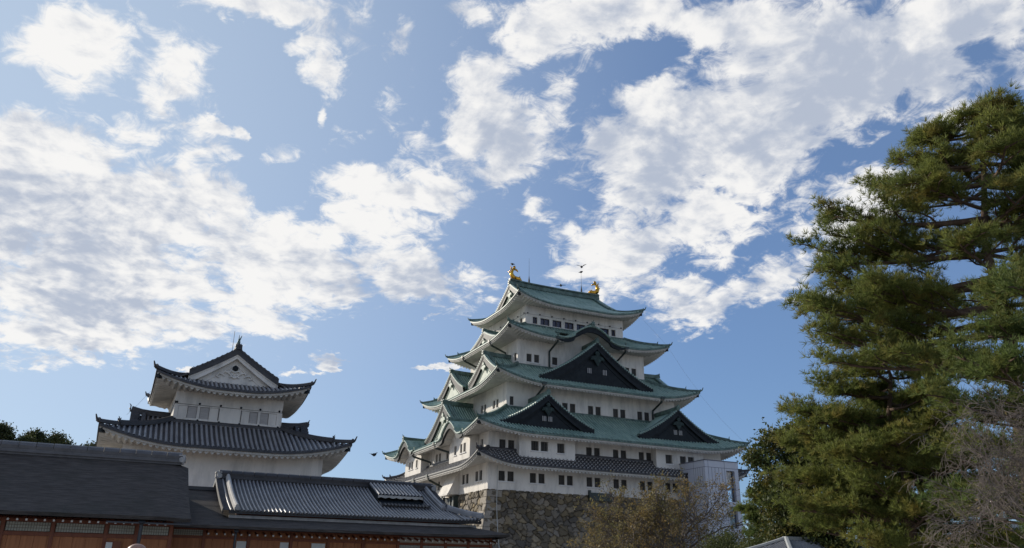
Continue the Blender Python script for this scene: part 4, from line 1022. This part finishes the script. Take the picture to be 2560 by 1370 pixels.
for i in range(nb_*4+1):
    y = DV0+(DV1-DV0)*i/(nb_*4); rows.append([(GX+2.03, y, Zv(2.05)-.01), (GX+2.03, y, Zv(2.05)-.10-.05*abs(math.cos(math.pi*i/8))), (GX+1.8, y, Zv(1.8)-.16)])
b.grid(rows); b.build('vent_fascia', PLE, vent)
b = MB(); b.box(lambda s, o, z: Vector((GX+o, s, z)), DV0+.05, DV1+.15, 2.68, 2.80, 4.60, 4.86)
for k in range(int((DV1-DV0)/.178)): b.tube([(GX+2.7, DV0+.18+k*.178, 4.85), (GX+3.0, DV0+.18+k*.178, 4.74)], .05, 6)
b.build('vent_sill', TILED, vent)
# wall of the wing
VX = 69.32
timber_wall(wing, VX, -58, -46.76, 0, 2.92, seam=.5); timber_wall(wing, VX, -58, -46.76, 2.98, 3.5, seam=.14)
beam(wing, VX, -58, -42.0, 2.90, 3.0); beam(wing, VX, -58, -42.0, 3.24, 3.36, .06)
for y in (-56.6, -55.29, -53.48, -51.66, -50.02, -48.42, -46.76, -45.61, -44.41, -43.23, -42.05): post(wing, VX, y, .12, 0, 3.4)
lattice(wing, VX, -56.5, -55.36, 3.02, 3.24)
for a, b_ in ((-46.70, -45.67), (-45.55, -44.47), (-44.35, -43.29), (-43.17, -42.11)):
    mb = MB(); mb.box(lambda s, o, z: Vector((VX+o, s, z)), a, b_, -.06, -.012, 3.0, 3.5); mb.build('plaster_panel', mat('cream_plaster', (.66, .60, .50), (.6, .54, .45), .85) if 'cream_plaster' not in MATS else MATS['cream_plaster'], wing)
    lattice(wing, VX, a, b_, 2.2, 2.885, .075, 7, MATS.setdefault('pl', LATW))
for a, b_ in ((-53.95, -53.55), (-52.12, -51.76), (-50.75, -50.15)):
    mb = MB(); mb.box(lambda s, o, z: Vector((VX+o, s, z)), a, b_, -.01, .03, 2.4, 2.84); mb.build('paper_panel', WHITE, wing)
for k in range(41): rafter(wing, 69.95, 68.9, -55.2+k*.33, 3.06, 3.26)
mb = MB(); mb.grid([[(70.7, y, 3.235), (69.0, y, 3.42)] for y in (-58, -41.9)]); mb.build('eave_boards', EAV, wing)
b = MB(); b.tube([(70.6, -54.2, 0), (70.6, -54.2, 3.1)], .05, 10); b.tube([(70.6, -54.2, 3.1), (70.7, -54.2, 3.2)], [.055, .1], 10); b.build('downpipe', IRON, wing)
b = MB(); b.box(lambda s, o, z: Vector((GX+o, s, z)), -58, -42.1, -4.3, 4.3, 0, 3.2); b.build('rear_wall', WOODD, wing)

# ================================================================== lift tower beside the keep
lift = thing('lift_tower', 'grey metal-panelled lift tower with tall openings attached to the right side of the keep', 'lift tower', (19.2, 12.77, 0))
LX, LY = 19.21, 12.77; LF = {k: frame(LX, LY, k) for k in 'ESNW'}
mb = MB(); Hh = 2.79
LH = {'E': [(.75, 2.15, 11.3, 15.25), (.75, 2.15, 8.0, 10.7)], 'S': [(-2.15, -.75, 10.9, 15.15)], 'N': [(-1.6, 1.6, 11.3, 15.2)], 'W': [(-1.5, 1.5, 11, 15)]}
for k in 'ESNW': wall(mb, LF[k], Hh, Hh, 0, 16.45, LH[k], .45)
mb.quad(*[LF['E'](s, o, 16.45) for s, o in ((-Hh, -Hh), (Hh, -Hh), (Hh, Hh), (-Hh, Hh))])
body_ = mb.build('clad_wall', CLAD, lift)
mb = MB()
for k in 'ES':
    F = LF[k]; w = .026
    for z in (15.55, 13.1, 12.25, 10.75, 8.9, 7.0): mb.box(F, -Hh, .72 if k == 'E' and z < 15 else Hh, Hh, Hh+.004, z-w, z+w)
    for s in (-2.2, .5): mb.box(F, s-w, s+w, Hh, Hh+.005, 13.1 if False else 0.0, 16.45)
    for s in (-1.65, -1.1, -.5, .05) if k == 'E' else (.9, 1.35, 1.8, 2.3): mb.box(F, s-w, s+w, Hh, Hh+.0045, 13.1, 15.55)
    mb.box(F, Hh-.02, Hh+.005, Hh, Hh+.005, 0, 16.45)
    mb.box(F, -Hh-.06, Hh+.06, Hh-.05, Hh+.06, 16.40, 16.50)
mb.build('panel_seams', SEAM, body_)
gm = bpy.data.materials.new('clear_glass'); gm.use_nodes = True; nt_ = gm.node_tree; nt_.nodes.clear()
o_ = nt_.nodes.new('ShaderNodeOutputMaterial'); ms_ = nt_.nodes.new('ShaderNodeMixShader'); t_ = nt_.nodes.new('ShaderNodeBsdfTransparent'); g2 = nt_.nodes.new('ShaderNodeBsdfGlossy'); g2.inputs['Roughness'].default_value = .03
t_.inputs[0].default_value = (.86, .9, .95, 1); ms_.inputs[0].default_value = .08; nt_.links.new(t_.outputs[0], ms_.inputs[1]); nt_.links.new(g2.outputs[0], ms_.inputs[2]); nt_.links.new(ms_.outputs[0], o_.inputs[0])
for k in 'ES':
    for h_ in LH[k]:
        mb = MB(); mb.box(LF[k], h_[0]+.003, h_[1]-.003, Hh-.40, Hh-.38, h_[2]+.003, h_[3]-.003); mb.build('glass_pane', gm, lift)
mb = MB()
for z in (12.9, 10.8): mb.box(LF['E'], -2.3, 2.3, -2.3, 2.3, z, z+.18)
for s in (-.6, .6): mb.box(LF['E'], s-.1, s+.1, -.1, .1, 0, 16.2)
mb.build('lift_frame', IRON, lift)
mb = MB(); mb.box(LF['S'], -3.6, -2.8, 1.2, 2.6, 13.9, 14.15); mb.box(LF['S'], -3.6, -2.8, 1.3, 2.5, 10.6, 13.9); mb.build('link_bridge', CLAD, lift)

# ================================================================== small tiled buildings behind the pines
def hut(name, label, cx, cy, hx, hy, rl, ze, zr):
    t = thing(name, label, 'tiled house', (cx, cy, 0)); mb = MB()
    for k in 'ESNW':
        F = frame(cx, cy, k); a, o = (hy, hx) if k in 'EW' else (hx, hy); ii = (rl, .05) if k in 'EW' else (.05, rl)
        surf(mb, F, (*ii, zr), (a, o, ze), (.12, 1.5), .2, .06, 5, .15)
        strip(mb, F, a, o, ze, (.12, 1.5), ((0, .0), (0, -.15), (-.4, -.12)), 20)
    mb.build('roof', LTILE, t)
    b = MB(); b.box(lambda s, o, z: Vector((cx+o, cy+s, z)), -rl-.1, rl+.1, -.14, .14, zr-.03, zr+.16)
    for sx in (-1, 1):
        for sy in (-1, 1): b.sweep([(cx+sx*(.05+(hx-.05)*j/6), cy+sy*(rl+(hy-rl)*j/6), zr+(ze-zr)*prof(j/6, .15)+.04+.12*(j/6)**1.5) for j in range(7)], .2, .13)
    b.build('ridge', JOINTL, t)
    b = MB(); b.box(lambda s, o, z: Vector((cx+o, cy+s, z)), -hy+.8, hy-.8, -hx+.8, hx-.8, 0, ze); b.build('wall', PL, t)
LTILE = mat('pale_roof_tile', (.20, .20, .215), (.26, .26, .27), .45, nscale=2); JOINTL = mat('pale_ridge_tile', (.42, .43, .42), (.34, .35, .35), .6, nscale=3)
hut('gate_house', 'small house with a pale grey hipped tile roof showing below the pine at bottom right', 75.8, -25.6, 2.4, 5.6, 3.6, 2.5, 3.42)
hut('tiled_shed', 'grey tiled shed roof glimpsed behind the bare cherry branches at the right edge', 84.2, -24.2, 3.0, 3.6, 1.8, 2.7, 3.75)

# ================================================================== birds
def bird(label, loc, yaw, wing, perched=False, size=.42, group=None):
    mb = MB(); d = Vector((math.cos(yaw), math.sin(yaw), .25 if perched else 0)).normalized(); a = Vector((-d.y, d.x, 0)).normalized(); u = a.cross(d)*-1; u = d.cross(a); L0 = Vector(loc); q = size
    P = lambda x, y, z: L0+d*x*q+a*y*q+u*z*q
    mb.tube([P(-.95, 0, .02), P(-.55, 0, .02), P(-.3, 0, 0), P(0, 0, 0), (P(.3, 0, .05)), P(.42, 0, .12), P(.55, 0, .16), P(.66, 0, .14), P(.82, 0, .1)], [.05, .07, .14, .19, .15, .10, .11, .06, .01], 8)
    mb.grid([[P(-.5, -.06, .03), P(-.5, .06, .03)], [P(-1.05, -.17, .02), P(-1.05, .17, .02)], [P(-1.05, -.17, -.01), P(-1.05, .17, -.01)], [P(-.5, -.06, -.02), P(-.5, .06, -.02)]])
    for sg in (-1, 1):
        if perched: sec = [(.2, .14, .10, -.1), (-.2, .2, .06, -.2), (-.75, .1, .06, -.02)]; mb.tube([P(x, sg*y, z) for x, y, z, _ in sec], [.07, .08, .02], 6)
        else:
            rows = []
            for x0, x1, y, z in ((.22, -.28, .1, .05), (.3, -.3, .6, .05+wing*.45), (.12, -.32, 1.15, .05+wing*.7), (-.15, -.35, 1.55, .05+wing*.75)):
                rows.append([P(x0, sg*y, z), P((x0+x1)/2, sg*y, z+.05), P(x1, sg*y, z), P((x0+x1)/2, sg*y, z-.02)])
            mb.grid(rows, 0, True)
        if perched: mb.tube([P(-.05, sg*.08, -.12), P(-.02, sg*.08, -.36)], .025, 4)
    tag(mb.build('bird', BIRD), label, 'bird', 'birds around the keep roof' if group else None)
bird('black bird with raised wings flying just above the second lightning rod', (8.29, .18, 46.5), 2.4, .8, size=.5)
bird('black bird perched on the tip of the lightning rod near the far golden fish', (0, 5.05, 49.36), 1.2, 0, True, .42)
bird('black bird gliding low over the middle of the top roof ridge', (4.06, -1.13, 44.6), -.6, .1, size=.5)
bird('black crow perched on the tail of the near golden fish', (0, -7.65, 48.42), -2.5, 0, True, .45)
bird('small dark bird flying in the blue gap between the turret and the keep', (20.41, -33.96, 14.0), 2.0, .5, size=.42)

# ================================================================== visitor at the bottom edge
def person():
    px, py = 100.10, -58.89
    def skin(name, verts, edges, m, parent=None, sub=2):
        me = bpy.data.meshes.new(name); o = bpy.data.objects.new(name, me); COL.objects.link(o)
        me.from_pydata([v[:3] for v in verts], edges, []); me.materials.append(m)
        mod = o.modifiers.new('skin', 'SKIN'); mod.use_smooth_shade = True
        for i, v in enumerate(verts):
            sv = me.skin_vertices[0].data[i]; sv.radius = (v[3], v[4] if len(v) > 4 else v[3]); sv.use_root = (i == 0)
        s = o.modifiers.new('subdivision', 'SUBSURF'); s.levels = sub; s.render_levels = sub
        if parent: o.parent = parent
        return o
    J = [(0, 0, .93, .13, .10), (0, 0, 1.12, .13, .09), (0, 0, 1.34, .15, .10), (0, 0, 1.44, .07), (.01, 0, 1.50, .052),
         (.012, 0, 1.555, .064), (.01, 0, 1.60, .074, .082), (.0, 0, 1.635, .062, .068), (.0, 0, 1.662, .028),
         (0, .17, 1.40, .055), (-.02, .23, 1.14, .042), (.05, .24, .90, .03), (.07, .24, .82, .035, .018),
         (0, -.17, 1.40, .055), (-.02, -.23, 1.14, .042), (.05, -.24, .90, .03), (.07, -.24, .82, .035, .018),
         (0, .10, .86, .085), (.01, .11, .48, .056), (-.02, .11, .09, .04), (.12, .12, .04, .035),
         (0, -.10, .86, .085), (.01, -.11, .48, .056), (-.02, -.11, .09, .04), (.12, -.12, .04, .035)]
    Eg = [(0, 1), (1, 2), (2, 3), (3, 4), (4, 5), (5, 6), (6, 7), (7, 8), (2, 9), (9, 10), (10, 11), (11, 12), (2, 13), (13, 14), (14, 15), (15, 16), (0, 17), (17, 18), (18, 19), (19, 20), (0, 21), (21, 22), (22, 23), (23, 24)]
    for sg, w in ((1, 12), (-1, 16)):
        for dx, dy, ln, rr in ((.025, .01, .085, .008), (.008, .012, .095, .008), (-.01, .012, .088, .008), (-.026, .008, .07, .007), (.04, -.012, .055, .009)):
            b0 = len(J); J.extend([(.07+dx, sg*(.24+dy*.2), .80, rr), (.08+dx*1.2, sg*(.24+dy*.3), .80-ln*.55, rr*.95), (.085+dx*1.2, sg*(.235), .80-ln, rr*.8)]); Eg.extend([(w, b0), (b0, b0+1), (b0+1, b0+2)])
    off = lambda L_: [(px-v[0], py+v[1], *v[2:]) for v in L_]
    p = skin('person', off(J), Eg, SKIN)
    tag(p, 'bald visitor whose bare head top just shows at the bottom edge below the timber hall', 'person')
    S_ = [(0, 0, .90, .145, .115), (0, 0, 1.12, .145, .105), (0, 0, 1.34, .165, .115), (0, 0, 1.43, .08), (0, .18, 1.40, .068), (-.02, .235, 1.14, .056), (.05, .245, .93, .045), (0, -.18, 1.40, .068), (-.02, -.235, 1.14, .056), (.05, -.245, .93, .045)]
    skin('jacket', off(S_), [(0, 1), (1, 2), (2, 3), (2, 4), (4, 5), (5, 6), (2, 7), (7, 8), (8, 9)], SHIRT, p)
    T_ = [(0, 0, .93, .14, .11), (0, .10, .84, .10), (.01, .11, .48, .075), (-.02, .11, .10, .062), (0, -.10, .84, .10), (.01, -.11, .48, .075), (-.02, -.11, .10, .062)]
    skin('trousers', off(T_), [(0, 1), (1, 2), (2, 3), (0, 4), (4, 5), (5, 6)], TROUS, p)
    f = MB(); q = Vector((px, py, 1.565))
    for sg in (-1, 1):
        f.lathe((q.x-.072, q.y+sg*.03, q.z+.012), [(.002, -.012), (.012, -.006), (.012, .006), (.002, .012)], 8)
    f.build('eyes', WHITE, p)
    f = MB(); f.tube([q+Vector((-.07, 0, .02)), q+Vector((-.1, 0, -.02)), q+Vector((-.075, 0, -.03))], [.01, .016, .012], 8)
    for sg in (-1, 1): f.tube([q+Vector((.01, sg*.072, .03)), q+Vector((.015, sg*.086, .01)), q+Vector((.0, sg*.074, -.025))], [.012, .018, .01], 8)
    f.tube([q+Vector((-.078, -.022, -.052)), q+Vector((-.086, 0, -.054)), q+Vector((-.078, .022, -.052))], .006, 6)
    f.build('face_features', SKIN, p, True)
person()

# ================================================================== trees
def leafmat(name, c1, c2, c3=None, trans=.25, island=.35, n=.35): return mat(name, c1, c2, .6, nscale=n, c3=c3, n3=1.1, lo3=.5, hi3=.72, island=island, trans=trans, spec=.3)
NEED = leafmat('pine_needles', (.13, .165, .045), (.20, .22, .055), (.29, .235, .065), trans=.5, island=.45)
NEED2 = leafmat('dark_pine_needles', (.10, .15, .046), (.165, .195, .053), (.21, .18, .045), trans=.5, island=.45)
NEEDF = leafmat('distant_needles', (.03, .045, .018), (.06, .07, .022), (.10, .09, .025), trans=.3)
LEAFG = leafmat('evergreen_leaves', (.038, .058, .018), (.075, .09, .022), (.22, .17, .03), trans=.3)
LEAFY = leafmat('turning_leaves', (.20, .135, .055), (.155, .15, .06), (.30, .20, .07), trans=.4)
LEAFS = leafmat('thicket_leaves', (.05, .07, .02), (.085, .10, .026), (.14, .13, .035), trans=.35)
class Tri:
    def __init__(s): s.p = []
    def add(s, arr): s.p.append(arr.reshape(-1, 3))
    def build(s, name, m, parent, nper=3):
        P = np.concatenate(s.p)-np.array(OFF.get(parent.name, Vector())); n = len(P)
        me = bpy.data.meshes.new(name); me.vertices.add(n); me.vertices.foreach_set('co', P.astype(np.float32).ravel())
        nf = n//nper; me.loops.add(n); me.loops.foreach_set('vertex_index', np.arange(n, dtype=np.int32))
        me.polygons.add(nf); me.polygons.foreach_set('loop_start', np.arange(nf, dtype=np.int32)*nper)
        me.update(calc_edges=True); me.validate(); me.materials.append(m)
        o = bpy.data.objects.new(name, me); COL.objects.link(o); o.parent = parent; OFF[o.name] = OFF.get(parent.name, Vector()); return o
def unit(a): return a/np.maximum(1e-9, np.linalg.norm(a, axis=-1, keepdims=True))
def needle_tufts(tri, pts, dirs, rng, n=14, ln=.2, w=.02, up=.35):
    """a brush of thin needles at each point, opening along dirs"""
    k = len(pts)
    d = rng.normal(size=(k, n, 3)); d = unit(d)+dirs[:, None, :]*.9; d[..., 2] += up; d = unit(d)
    L_ = ln*rng.uniform(.6, 1.15, (k, n, 1))
    side = unit(np.cross(d, rng.normal(size=(k, n, 3))))*w
    b = pts[:, None, :]+d*.02; t = b+d*L_
    tri.add(np.stack([b-side*.5, b+side*.5, t+side*.25], 2)); tri.add(np.stack([b-side*.2, t-side*.3, t+side*.3], 2)[:, ::2])
def leaf_clump(tri, pts, rng, n=8, r=.2, size=.09):
    k = len(pts); c = pts[:, None, :]+rng.normal(size=(k, n, 3))*r
    u = unit(rng.normal(size=(k, n, 3))); v = unit(np.cross(u, rng.normal(size=(k, n, 3)))); s = size*rng.uniform(.6, 1.2, (k, n, 1))
    tri.add(np.stack([c-u*s, c+v*s*.55, c+u*s, c-v*s*.55], 2))
def limb_pts(a, b, rng, n=7, sag=.0, wob=.08):
    a = np.array(a, float); b = np.array(b, float); L_ = np.linalg.norm(b-a); out = []
    w = rng.normal(size=3)*wob*L_; w2 = rng.normal(size=3)*wob*.6*L_
    for i in range(n+1):
        t = i/n; p = a+(b-a)*t+w*math.sin(math.pi*t)*.5+w2*math.sin(2*math.pi*t)*.4; p[2] -= sag*L_*math.sin(math.pi*t); out.append(p)
    return out
def pine(name, label, group, base, H, limbs, rng, needle, trunk_r=.3, lean=(0, 0), pad=.55, tufts=26, top=True, ln=.2, w=.02, nn=14, lowz=None):
    t = thing(name, label, 'pine tree', base, group); B = np.array(base, float)
    tr = MB(); tri = Tri(); n = 12
    tp = [B+np.array([lean[0]*(i/n)**1.5+.15*math.sin(i*1.3), lean[1]*(i/n)**1.5+.12*math.cos(i*1.7), H*i/n]) for i in range(n+1)]
    tr.tube(tp, [trunk_r*(1-.88*i/n)+.02 for i in range(n+1)], 10)
    def on_trunk(z):
        f = max(0, min(n-1e-6, z/H*n)); i = int(f); return tp[i]+(tp[i+1]-tp[i])*(f-i)
    C_, Dr = [], []
    def foliage(p, d, r, k):
        q = rng.normal(size=(k, 3))*np.array([r, r, r*.66])*.46; q[:, 2] += np.abs(q[:, 2])*.7
        C_.append(p+q); dd = unit(q+np.array([0, 0, .25*r])+np.array(d)*.25*r); Dr.append(dd)
    for (az, z0, L_, dz, r0) in limbs:
        a = on_trunk(z0); d = np.array([math.cos(az), math.sin(az), 0]); b = a+d*L_+np.array([0, 0, dz])
        pts = limb_pts(a, b, rng, 8, .06, .06); tr.tube(pts, [r0*(1-.85*i/8)+.012 for i in range(9)], 6)
        ns = max(3, int(L_*2.0))
        for j in range(ns):
            f = .22+.78*(j+rng.uniform(0, .8))/ns; f = min(.99, f); i = int(f*8); p0 = pts[i]+(pts[i+1]-pts[i])*(f*8-i)
            sg = 1 if j % 2 else -1; ang = az+sg*rng.uniform(.35, 1.1); l2 = (1.0-.62*f)*L_*.42*rng.uniform(.6, 1.2)+.35
            p1 = p0+np.array([math.cos(ang)*l2, math.sin(ang)*l2, rng.uniform(.05, .42)*l2])
            sp = limb_pts(p0, p1, rng, 4, -.05, .1); tr.tube(sp, [.035*(1-.2*i)+.006 for i in range(5)], 4, cap=False)
            m_ = max(2, int(l2/.5))
            for q in range(m_+1):
                ff = .35+.65*q/m_; i2 = min(3, int(ff*4)); pp = sp[i2]+(sp[i2+1]-sp[i2])*(ff*4-i2)
                foliage(pp+np.array([0, 0, .06]), unit(p1-p0), pad*rng.uniform(.6, 1.1), int(tufts*rng.uniform(.5, 1.1)))
        foliage(b, d, pad*.8, tufts)
    if top:
        for k in range(8): foliage(tp[-1]+np.array([rng.normal()*.4, rng.normal()*.4, rng.uniform(-.9, .1)]), (0, 0, 1), pad*.8, tufts)
    P = np.concatenate(C_); D = np.concatenate(Dr)
    needle_tufts(tri, P, D, rng, nn, ln, w)
    tr.build('trunk', BARK, t, True); tri.build('crown', needle, t); return t
rng = np.random.RandomState(11)
RA = math.atan2(.577, .817)          # bearing of "picture right" seen from the visitor
def lim(a, z, dep=0.0): return a, z, dep
def limbs_from(tips, rng, fill, zlo, zhi, rmax, H):
    out = []
    for (a, z, z0) in tips:
        out.append((RA+math.pi+rng.uniform(-.25, .25), z0, -a, z-z0, .055+.012*abs(a)))
    k = 0
    for i in range(fill):
        z = zlo+(zhi-zlo)*(i+.5)/fill; L_ = rmax(z)*rng.uniform(.7, 1.05); az = i*2.399+rng.uniform(-.3, .3)
        out.append((az, z, L_, L_*rng.uniform(-.02, .18), .04+.010*L_))
    return out
tips = [(-1.7, 17.1, 15.9), (-3.4, 15.55, 14.6), (-2.6, 16.3, 15.2), (-4.7, 14.2, 13.3), (-5.2, 12.85, 12.0), (-4.2, 13.4, 12.6), (-6.1, 11.45, 10.9), (-5.0, 11.9, 11.2), (-5.8, 10.5, 10.2), (-5.1, 9.3, 9.2), (-4.9, 8.5, 8.4), (-5.4, 9.9, 9.7)]
pine('pine_tree', 'tallest pine at right with long layered limbs reaching left against the sky', 'pines at right', (91.0, -33.7, 0), 16.8,
     limbs_from(tips, rng, 22, 6.2, 17.3, lambda z: 4.4 if z < 11 else max(.9, 4.4-(z-11)*.5), 18)+limbs_from([], rng, 14, 12.8, 17.6, lambda z: max(1.0, 3.5-(z-12)*.42), 18)+[(RA+rng.uniform(-.5, .5), z_, 3.6-.22*(z_-8), .35, .08) for z_ in (8.2, 9.3, 10.2, 11.2, 12.1, 13.0, 13.8, 14.6, 15.4, 16.2)], rng, NEED, .30, (.45, .3), pad=.44, tufts=22, ln=.25, w=.02, nn=16)
pine('pine_tree', 'lower pine at the right edge whose rounded top sits behind the bare cherry branches', 'pines at right', (95.3, -37.4, 0), 9.6,
     limbs_from([(-3.0, 6.0, 5.4), (-2.8, 4.9, 4.4), (-2.4, 7.2, 6.7), (-3.2, 3.6, 3.3)], rng, 26, 1.8, 9.0, lambda z: max(.8, 3.2-(z-4)*.36) if z > 4 else 3.0, 9.6), rng, NEED2, .22, (-.6, -.3), pad=.5, tufts=30, ln=.18, w=.018)
pine('pine_tree', 'bushy mid-height pine in the middle of the right-hand trees below the tallest pine', 'pines at right', (84.6, -31.2, 0), 10.4,
     limbs_from([(-3.6, 8.2, 7.2), (-4.2, 6.9, 6.0), (-4.3, 5.5, 4.8), (-3.9, 4.2, 3.8), (-2.4, 9.4, 8.6)], rng, 34, 2.2, 9.8, lambda z: max(.9, 4.3-(z-5)*.55) if z > 5 else 4.0, 10.4), rng, NEED, .24, (-.3, .2), pad=.6, tufts=34, ln=.22, w=.022)
pine('pine_tree', 'dark leaning pine on the left flank of the right-hand trees', 'pines at right', (83.2, -28.4, 0), 8.8,
     limbs_from([(-2.2, 8.2, 7.6), (-2.6, 6.6, 6.0)], rng, 26, 2.4, 9.2, lambda z: max(.8, 3.6-(z-5)*.45) if z > 5 else 3.2, 9.8), rng, NEED2, .22, (-.3, -.3), pad=.6, tufts=34, ln=.22, w=.024)
pine('pine_tree', 'small spiky dark pine tip poking up beside the broad-leaved tree near the lift tower', 'pines at right', (70.6, -25.2, 0), 6.4,
     limbs_from([(-1.2, 5.4, 5.0)], rng, 16, 2.0, 6.1, lambda z: max(.35, 1.6-(z-3)*.4), 6.4), rng, NEED2, .14, (-.4, -.3), pad=.35, tufts=18, ln=.22, w=.03)
def broad(name, label, cat, group, base, H, blobs, rng, leafm, trunk_r=.25, n=9, r=.22, size=.10, bark=None, dens=1.0):
    t = thing(name, label, cat, base, group); B = np.array(base, float); tr = MB(); tri = Tri()
    tp = limb_pts(B, B+np.array([.2, .1, H*.8]), rng, 8, 0, .02); tr.tube(tp, [trunk_r*(1-.8*i/8)+.02 for i in range(9)], 8)
    for (x, y, z, rad) in blobs:
        c_ = B+np.array([x, y, z]); i = min(6, int(max(.5, z/H*.7*8-1))); a = tp[i]
        lp = limb_pts(a, c_, rng, 6, -.05, .1); tr.tube(lp, [.09*(1-.13*i)+.01 for i in range(7)], 5)
        ksub = max(6, int(9*rad*rad*dens))
        for q in range(ksub):
            d = unit(rng.normal(size=3)); d[2] = abs(d[2])*.9-.25; cc = c_+d*rad*rng.uniform(.55, 1.0)
            sp = limb_pts(lp[4], cc, rng, 3, -.05, .12); tr.tube(sp, [.03, .022, .014, .006], 4, cap=False)
            m_ = int(26*dens); pts = cc+rng.normal(size=(m_, 3))*np.array([.34, .34, .24])*(.55+.25*rad)
            leaf_clump(tri, pts, rng, n, r, size)
    tr.build('trunk', bark or BARK2, t, True); tri.build('crown', leafm, t, 4); return t
cr, sr = math.cos(RA), math.sin(RA)
def bl(L_): return [(a*cr-d_*sr, a*sr+d_*cr, z, r_) for a, d_, z, r_ in L_]
broad('broadleaf_tree', 'dark broad-leaved evergreen tree with yellowing patches leaning out at the left of the pines', 'evergreen tree', None, (75.0, -26.3, 0), 9.2,
      bl([(-1.5, 0, 8.6, 1.1), (-2.5, -.3, 7.4, .9), (-.6, .4, 7.6, 1.4), (-2.0, .3, 6.2, 1.0), (-.9, -.6, 5.6, 1.4), (.3, -.4, 8.9, 1.1), (.8, 0, 6.6, 1.4), (-1.6, 0, 4.6, 1.1), (-.4, -.8, 4.0, 1.4), (1.2, -.6, 4.8, 1.4), (-1.9, .2, 3.2, 1.2), (.6, -1.0, 3.0, 1.4)]), rng, LEAFG, .24)
# thicket of slender shrubs
SHR = [(70.4, -24.8, 3.9, 1.5), (68.2, -26.0, 4.0, 1.4), (72.6, -24.6, 4.1, 1.5), (66.5, -25.6, 3.7, 1.3), (73.0, -27.4, 3.4, 1.4)]
SL = ['feathery green shrub directly in front of the right foot of the lift tower', 'feathery green shrub touching the right side of the bare golden cherry', 'feathery green shrub under the dark broad-leaved evergreen', 'feathery green shrub half hidden behind the golden cherry crown', 'feathery green shrub just left of the small grey tiled roof']
for (x, y, h_, r_), lb in zip(SHR, SL):
    broad('shrub', lb, 'shrub', 'shrubs below the lift tower', (x, y, 0), h_, [(rng.normal()*r_*.5, rng.normal()*r_*.5, h_*rng.uniform(.5, .95), r_*.6) for _ in range(7)], rng, LEAFS, .06, n=8, r=.22, size=.055, dens=1.3)
# bare and autumn trees
def branching(name, label, cat, base, dirs, rng, levels, L0, r0, bark, leafm=None, leafp=.3, nleaf=5, spread=.6, up=.12, lsize=.06, trunk=None, shrink=.68, kids=(2, 4), sag=0, zmin=1.0):
    t = thing(name, label, cat, base); tr = MB(); tri = Tri(); B = np.array(base, float); tips = []
    def grow(p, d, L_, r, lv):
        n = 5; pts = [p]; dd = d.copy()
        for i in range(n):
            dd = unit(dd+rng.normal(size=3)*.16+np.array([0, 0, up-sag*(lv <= 1)])*.35); pts.append(pts[-1]+dd*L_/n)
        tr.tube(pts, [max(.004, r*(1-.42*i/n)) for i in range(n+1)], 7 if lv > 2 else 4 if lv > 0 else 3, cap=False)
        if lv == 0:
            tips.extend(pts[2:]); return
        for k in range(rng.randint(kids[0], kids[1]+1)):
            f = rng.uniform(.35, 1.0); i = min(n-1, int(f*n)); q = pts[i]+(pts[i+1]-pts[i])*(f*n-i)
            nd_ = unit(dd+rng.normal(size=3)*spread); 
            if q[2] < zmin and nd_[2] < 0: nd_[2] *= -1
            grow(q, nd_, L_*shrink*rng.uniform(.75, 1.15), r*.55, lv-1)
        grow(pts[-1], dd, L_*shrink, r*.58, lv-1)
    if trunk:
        tp = limb_pts(B, B+np.array(trunk), rng, 6, 0, .05); tr.tube(tp, [r0*1.7*(1-.35*i/6) for i in range(7)], 9); S = tp[-1]
    else: S = B
    for d in dirs:
        d = np.array(d, float); grow(S+rng.normal(size=3)*.05, unit(d), L0*np.linalg.norm(d), r0, levels)
    tr.build('branches', bark, t, True)
    if leafm and tips:
        P = np.array(tips); P = P[rng.uniform(size=len(P)) < leafp]; leaf_clump(tri, P, rng, nleaf, .13, lsize); tri.build('leaves', leafm, t, 4)
    return t
d3 = lambda L_: [(a*cr-d_*sr, a*sr+d_*cr, z) for a, d_, z in L_]
branching('autumn_cherry', 'nearly leafless cherry with golden leaves spreading in front of the stone rampart', 'cherry tree', (57.0, -23.0, 0), d3([(-1.3, .2, .62), (-.75, -.4, .8), (.1, .2, .98), (.95, -.2, .75), (1.3, .3, .5), (.45, -.6, .85), (-1.3, .5, .35), (-.3, .7, .85), (1.15, .6, .7)]), rng, 4, 2.45, .11, BARK2, LEAFY, .32, 4, .62, .04, .085, trunk=(0, 0, 2.4), kids=(3, 4), zmin=2.5)
branching('bare_cherry', 'bare leafless cherry with pale twigs reaching left across the pines at the right edge', 'cherry tree', (96.7, -41.1, 0), d3([(-1.3, 0, .55), (-1.5, .3, .25), (-1.2, -.3, .95), (-.8, .2, 1.25), (-.3, -.3, 1.4), (.3, .3, 1.4), (-1.4, .5, .02), (.9, -.2, 1.0), (-.9, -.5, .7)]), rng, 5, 1.05, .034, TWIG, LEAFY, .004, 1, .46, .05, .05, trunk=(.1, .05, 1.9), shrink=.70, kids=(2, 3), sag=.3, zmin=1.5)
# trees far behind the hall
hl = ['tallest dark pine behind the hall at the left edge of the picture', 'dark round-topped pine behind the hall, second of the background row', 'dark pine behind the hall ridge, third of the background row', 'olive-tinged pine behind the hall nearest the turret eave']
for (x, y, H, r_), lb in zip(((-2.5, -72.0, 17.5, 2.6), (-4.8, -68.4, 17.2, 2.4), (-7.0, -64.9, 16.8, 2.2), (-5.2, -61.6, 16.3, 2.0)), hl):
    broad('background_pine', lb, 'pine tree', 'pines beyond the turret', (x, y, 0), H, [(rng.normal()*r_*.55, rng.normal()*r_*.55, H*rng.uniform(.80, .97), .75) for _ in range(16)]+[(0, 0, H*.97, .6), (.3, .9, H*.9, 1.0), (0, -1.1, H*.88, 1.0), (0, 2.0, H*.85, 1.1), (0, -2.2, H*.85, 1.1)], rng, NEEDF, .3, n=6, r=.24, size=.15, dens=.75)
